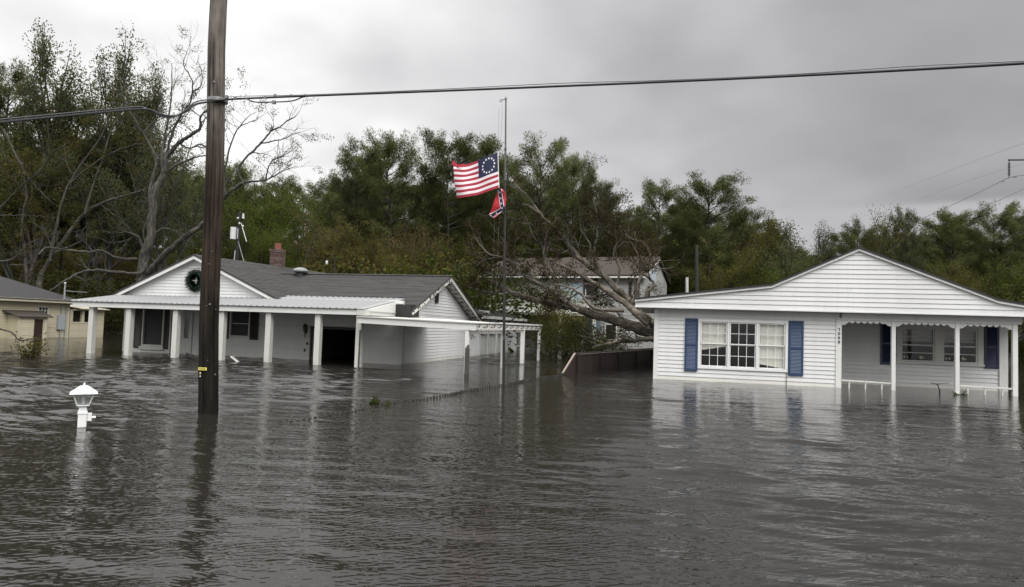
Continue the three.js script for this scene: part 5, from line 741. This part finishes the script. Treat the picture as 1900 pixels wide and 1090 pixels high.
/* limbs followed one by one: big bare oak, leaning tree, fallen tree */
function limbed(t, list, { twigs = 5, col = [0.15, 0.14, 0.12], seed = 1, leafPal, leafShare = 0, twigLen = 1.2, fine = 3 } = {}) {
  const rnd = rngOf(seed), tw = new MB(), lf = new MB(), o = t.position;
  for (const [name, pts, r0, r1, tn] of list) {
    const P3 = pts.map((q) => at(...q).sub(o)), n = Math.max(14, pts.length * 6), c = curve(P3, n).map((p, k) => p.add(V((rnd() - 0.5), (rnd() - 0.5), (rnd() - 0.5)).multiplyScalar(Math.min(0.07, 0.35 * r1 + 0.035)))), rad = taper(n + 1, r0, r1).map((r) => r * (0.92 + 0.2 * rnd()));
    const mb = new MB(); mb.tube(c, rad, r0 > 0.12 ? 12 : 7, col, true, 0.9); mb.build(name, M.bark, t);
    const sub = (p, d, len, r, lev) => { const br = wander(p, d, len, rnd, 5, 0.55, 0.03); tw.tube(br, taper(6, r, r * 0.45), lev ? 4 : 5, col.map((v) => v * (0.75 + 0.4 * rnd())), false); if (leafPal && rnd() < leafShare) for (let k = 2; k < 6; k++) if (rnd() < 0.8) tuft((...x) => lf.leaf(...x), br[k], 0.22, rnd, leafPal, 13, 0.085, 0.05, [0, -0.3]); if (lev >= fine - 1) return; const m = 2 + Math.floor(rnd() * 2.5); for (let s = 0; s < m; s++) { const i = 1 + Math.floor(rnd() * 5), e = br[Math.min(5, i)].clone().sub(br[i - 1]).normalize(), w = dirOf(rnd); sub(br[Math.min(5, i)], V(e.x + w[0] * 0.9, e.y + w[1] * 0.7 + 0.1, e.z + w[2] * 0.6).normalize(), len * (0.45 + 0.35 * rnd()), r * 0.55, lev + 1); } };
    const cnt = tn ?? twigs; for (let k = 0; k < cnt; k++) { const f = 0.3 + 0.7 * (k + rnd()) / cnt, i = Math.min(n - 1, Math.floor(f * n)), e = c[i + 1].clone().sub(c[i]).normalize(), w = dirOf(rnd); sub(c[i], V(e.x * 0.6 + w[0] * 0.9, e.y * 0.6 + w[1] * 0.8 + 0.15, e.z * 0.6 + w[2] * 0.6).normalize(), twigLen * (0.5 + 0.8 * rnd()), Math.min(rad[i] * 0.5, 0.035), 0); }
  }
  tag(tw.build('twigs', M.bark, t), null, null, null, 'stuff'); if (leafPal) tag(lf.build('leaves', M.leaf, t), null, null, null, 'stuff');
}
{
  const d = 37, b = at(262, 600, d), oak = thing('bare_oak', 'big bare grey oak with crooked limbs behind the gable of the porch house', 'tree', [b.x, -0.4, b.z]);
  const L = (name, pts, r0, r1, tn, dz = 0) => [name, pts.map(([x, y, z], k) => [x, y, d + (z ?? dz * k)]), r0 * 0.74, r1 * 0.7, tn];
  limbed(oak, [
    L('trunk', [[262, 625], [262, 560], [263, 528], [266, 481], [278, 446], [282, 403], [287, 356], [303, 325], [307, 294]], 0.46, 0.22, 4),
    L('limb', [[307, 294], [331, 265], [359, 247], [371, 237], [371, 219], [380, 208], [392, 204]], 0.17, 0.04, 7, -0.15),
    L('limb', [[303, 325], [300, 290], [305, 255], [313, 215], [318, 170], [318, 118]], 0.13, 0.025, 9, 0.2),
    L('limb', [[282, 403], [278, 360], [284, 325], [290, 300], [278, 270], [265, 247], [241, 207], [226, 170], [222, 140]], 0.16, 0.025, 10, 0.25),
    L('limb', [[265, 247], [285, 225], [300, 195], [296, 160], [305, 130]], 0.08, 0.02, 7, 0.1),
    L('limb', [[307, 294], [318, 250], [335, 215], [352, 190], [356, 150], [340, 120], [345, 100]], 0.11, 0.02, 9, -0.3),
    L('limb', [[356, 170], [372, 160], [374, 135], [366, 112]], 0.05, 0.02, 5),
    L('limb', [[331, 265], [350, 275], [372, 268], [392, 280], [410, 282]], 0.08, 0.03, 5, -0.2),
    L('limb', [[303, 325], [330, 305], [370, 290], [395, 288]], 0.09, 0.04, 4, -0.2),
    L('limb', [[271, 510], [290, 490], [312, 465], [343, 440], [380, 413], [416, 365], [450, 339]], 0.26, 0.13, 6, -0.25),
    L('limb', [[450, 339], [442, 318], [452, 298], [483, 267], [506, 241], [519, 236], [535, 222], [548, 217]], 0.11, 0.03, 9, -0.1),
    L('limb', [[483, 267], [506, 262], [529, 257], [545, 248], [556, 246]], 0.06, 0.02, 7),
    L('limb', [[450, 339], [474, 336], [493, 334], [512, 325], [524, 318], [552, 308]], 0.09, 0.02, 9, -0.2),
    L('limb', [[493, 334], [498, 310], [508, 296], [528, 288], [545, 276]], 0.06, 0.02, 7),
    L('limb', [[416, 365], [420, 300], [440, 240], [455, 230], [478, 222]], 0.08, 0.02, 8, -0.2),
    L('limb', [[440, 240], [462, 215], [476, 208]], 0.04, 0.015, 4),
    L('limb', [[278, 446], [300, 425], [330, 432], [352, 445]], 0.1, 0.03, 4, 0.2),
    L('limb', [[268, 470], [255, 440], [235, 432], [205, 434], [190, 428]], 0.13, 0.03, 7, -0.3),
    L('limb', [[270, 480], [262, 505], [215, 505], [178, 502], [152, 505], [122, 520], [92, 540]], 0.13, 0.06, 4, -0.4),
    L('limb', [[255, 482], [215, 478], [185, 465], [165, 468], [110, 462], [85, 460], [72, 472]], 0.11, 0.05, 6, -0.4),
  ], { twigs: 8, col: [0.105, 0.098, 0.083], seed: 91, leafPal: GREYGREEN, leafShare: 0.06, twigLen: 1.25 });
}
{
  const d = 43, b = at(75, 600, d), t = thing('leaning_tree', 'pale leaning tree with long thin limbs sweeping right, behind the yellow house', 'tree', [b.x, -0.3, b.z]);
  const L = (name, pts, r0, r1, tn, dz = 0) => [name, pts.map(([x, y], k) => [x, y, d + dz * k]), r0, r1, tn];
  limbed(t, [
    L('trunk', [[70, 620], [72, 540], [75, 512], [103, 468], [156, 397], [193, 375], [237, 362], [280, 348]], 0.2, 0.05, 6, 0.2),
    L('limb', [[92, 485], [104, 420], [122, 352], [152, 303], [187, 253], [205, 210], [212, 170]], 0.10, 0.025, 8, 0.2),
    L('limb', [[130, 340], [165, 310], [205, 285], [250, 268], [270, 262]], 0.07, 0.02, 6),
    L('limb', [[156, 397], [172, 345], [190, 295], [205, 245], [228, 200], [242, 165]], 0.08, 0.02, 8, 0.1),
    L('limb', [[0, 385], [40, 345], [75, 315], [95, 285], [130, 262]], 0.07, 0.03, 6),
    L('limb', [[-20, 485], [20, 482], [55, 452], [110, 430]], 0.08, 0.03, 6),
    L('limb', [[5, 240], [35, 300], [60, 340], [95, 375]], 0.09, 0.04, 6, 0.2),
    L('limb', [[-20, 400], [30, 400], [70, 401], [100, 405]], 0.04, 0.02, 5),
    L('limb', [[20, 492], [50, 490], [65, 470], [62, 440]], 0.06, 0.03, 5),
    L('limb', [[103, 468], [135, 455], [175, 440], [200, 450]], 0.06, 0.02, 5),
    L('limb', [[60, 620], [50, 560], [47, 480], [40, 420], [48, 360], [40, 300]], 0.13, 0.04, 8),
  ], { twigs: 6, col: [0.10, 0.09, 0.075], seed: 93, leafPal: OLIVE, leafShare: 0.5, twigLen: 1.5 });
}
{
  const d = 30, b = at(1225, 640, d), t = thing('fallen_tree', 'huge fallen tree leaning left from behind the shuttered house, over the brown fence', 'fallen tree', [b.x, 0, b.z]);
  const L = (name, pts, r0, r1, tn, d0 = 0, dz = 0) => [name, pts.map(([x, y], k) => [x, y, d + d0 + dz * k]), r0 * 0.84, r1 * 0.75, tn];
  limbed(t, [
    L('trunk', [[1262, 650], [1235, 630], [1214, 620], [1168, 604], [1115, 587], [1062, 571], [1022, 562], [973, 551], [937, 536], [905, 520]], 0.42, 0.12, 10, 0, 0.35),
    L('limb', [[1240, 625], [1210, 600], [1191, 580], [1168, 558], [1141, 534], [1121, 513], [1088, 490], [1059, 463], [1039, 432], [1003, 398], [980, 366], [950, 338]], 0.28, 0.05, 12, 0.2, 0.2),
    L('limb', [[1205, 598], [1185, 585], [1161, 564], [1128, 541], [1088, 518], [1060, 500], [1030, 488]], 0.26, 0.05, 7, -0.3, 0.2),
    L('limb', [[1075, 576], [1045, 554], [1026, 511], [1012, 485], [1006, 455], [993, 443], [975, 400]], 0.15, 0.03, 9, 0.8, 0.2),
    L('limb', [[1105, 497], [1102, 472], [1108, 438], [1108, 406], [1102, 366]], 0.11, 0.03, 8, 2, 0.1),
    L('limb', [[1190, 585], [1181, 554], [1184, 524], [1197, 501], [1207, 478], [1194, 452], [1168, 442], [1154, 419]], 0.14, 0.03, 8, 0.4, 0.2),
    L('limb', [[1197, 575], [1200, 545], [1214, 528], [1197, 511], [1185, 505]], 0.13, 0.06, 4, -0.2, 0.1),
    L('limb', [[1240, 640], [1214, 630], [1174, 632], [1128, 638], [1100, 645]], 0.19, 0.08, 4, -0.4, 0.1),
    L('limb', [[1050, 562], [1019, 538], [980, 515], [937, 481], [905, 470], [880, 440]], 0.16, 0.03, 9, 0.8, 0.3),
    L('limb', [[1158, 577], [1102, 571], [1075, 544], [1049, 531], [1020, 528]], 0.11, 0.04, 6, -0.5, 0.1),
    L('limb', [[1003, 398], [975, 380], [955, 390], [930, 395]], 0.06, 0.02, 6, 2),
    L('limb', [[980, 366], [960, 345], [955, 330], [962, 318]], 0.05, 0.015, 5, 2.4),
    L('limb', [[1000, 520], [960, 500], [930, 510], [895, 505]], 0.08, 0.02, 7, 2),
    L('limb', [[1059, 463], [1040, 470], [1015, 462], [985, 464]], 0.07, 0.02, 6, 1.6),
    L('limb', [[937, 536], [915, 545], [890, 540], [860, 530]], 0.1, 0.03, 6, 3),
    L('limb', [[1088, 490], [1095, 455], [1078, 425], [1080, 395]], 0.07, 0.02, 7, 2),
    L('limb', [[1141, 534], [1150, 500], [1138, 470], [1145, 445], [1130, 425]], 0.08, 0.02, 8, 1.2),
  ], { twigs: 16, col: [0.22, 0.19, 0.155], seed: 97, leafPal: [[0.12, 0.13, 0.05], [0.29, 0.23, 0.10]], leafShare: 0.5, twigLen: 1.45 });
}
/* ------------------------------------------------ small plants and flotsam */
function sprig(name, label, cat, pos, { n = 8, len = 0.5, pal = GREEN, leaf = 0.09, per = 12, stemPts } = {}, seed = 1) {
  const rnd = rngOf(seed), t = thing(name, label, cat, pos), w = new MB(), lf = new MB();
  if (stemPts) w.tube(curve(stemPts.map((q) => at(...q).sub(t.position)), 20), taper(21, 0.035, 0.012), 6, [0.08, 0.06, 0.045]);
  for (let k = 0; k < n; k++) { const a = rnd() * 6.28, br = wander(V((rnd() - 0.5) * len * 0.7, -0.08, (rnd() - 0.5) * len * 0.5), V(Math.cos(a) * 0.8, 0.7, Math.sin(a) * 0.6).normalize(), len * (0.5 + 0.7 * rnd()), rnd, 4, 0.5); w.tube(br, taper(5, 0.009, 0.004), 4, [0.07, 0.055, 0.04], false); for (let j = 1; j < 5; j++) tuft((...x) => lf.leaf(...x), br[j], len * 0.2, rnd, pal, per, leaf, leaf * 0.6); }
  w.build('stems', M.bark, t); lf.build('foliage', M.leaf, t);
}
sprig('floating_sprig', 'small green leafy sprig floating on the line of picket tips', 'sprig', [-2.38, 0, -12.3], { n: 7, len: 0.2, leaf: 0.055, per: 10 }, 5);
sprig('water_plant', 'small green plant growing against a porch post of the shuttered house', 'plant', [12.56, 0, -18.78], { n: 6, len: 0.2, leaf: 0.05, per: 8 }, 6);
sprig('broken_branch', 'broken leafy branch standing in the flood in front of the yellow house', 'branch', at(52, 658, 21.5).setY(0).toArray(), { n: 13, len: 0.75, leaf: 0.085, per: 9, pal: OLIVE, stemPts: [[-30, 600, 22], [0, 611, 21.8], [22, 618, 21.6], [36, 632, 21.5], [60, 629, 21.5], [75, 632, 21.4]] }, 8);
{
  const p = at(1742, 712, 19.3), t = thing('bare_twig', 'bare forked twig sticking up before the porch wall of the shuttered house', 'twig', [p.x, 0, p.z]), mb = new MB(); mb.tube(curve([V(0.05, -0.2, 0), V(0.02, 0.12, 0), V(-0.05, 0.27, 0)], 8), taper(9, 0.02, 0.014), 6, [0.05, 0.04, 0.035]); mb.tube(curve([V(-0.22, 0.28, 0), V(-0.05, 0.255, 0), V(0.2, 0.29, 0.02)], 8), taper(9, 0.014, 0.008), 5, [0.05, 0.04, 0.035]); mb.build('stem', M.bark, t); const m2 = new MB(); m2.tube([V(0.2, 0.29, 0.02), V(0.3, 0.27, 0.03)], [0.008, 0.004], 4, [0.06, 0.05, 0.04]); m2.build('twig_end', M.bark, t);
}
{
  const p = at(355, 664, 23.6), t = thing('driftwood', 'dark log floating by the porch just left of the utility pole', 'log', [p.x, 0, p.z]), mb = new MB(); mb.tube(curve([V(-0.22, 0.17, -0.1), V(0, 0.05, 0), V(0.4, -0.0, 0.1), V(0.7, -0.03, 0.1)], 10), taper(11, 0.05, 0.06), 8, [0.03, 0.022, 0.018]); mb.build('log', M.bark, t); const m2 = new MB(); m2.tube([V(0.1, 0.03, 0), V(0.05, 0.16, 0.05)], [0.02, 0.01], 5, [0.03, 0.022, 0.018]); m2.build('stub', M.bark, t);
}
{
  const p = at(436, 667, 23.0), t = thing('floating_plank', 'short pale plank floating by the porch just right of the utility pole', 'plank', [p.x, 0, p.z], -0.5); const m = part('board', rb(-0.22, 0.22, -0.02, 0.02, -0.05, 0.05), M.trimOld, t); m.rotation.z = -0.45; m.position.y = 0.06; const n2 = part('nail_strip', bx(-0.2, 0.2, 0.0205, 0.026, -0.01, 0.01), M.greyWood, t); n2.rotation.z = -0.45; n2.position.y = 0.06;
}
{ // drift line of leaves caught at the sloping fence end
  sprig('debris_clump', 'clump of brown leaves and twigs caught at the broken end of the brown fence', 'debris', [1.45, 0, -21.2], { n: 9, len: 0.35, leaf: 0.06, per: 6, pal: BROWN }, 12);
}
scene.traverse((o) => { if (o.isMesh) { o.castShadow = o.receiveShadow = true; } });
renderer.render(scene, camera);
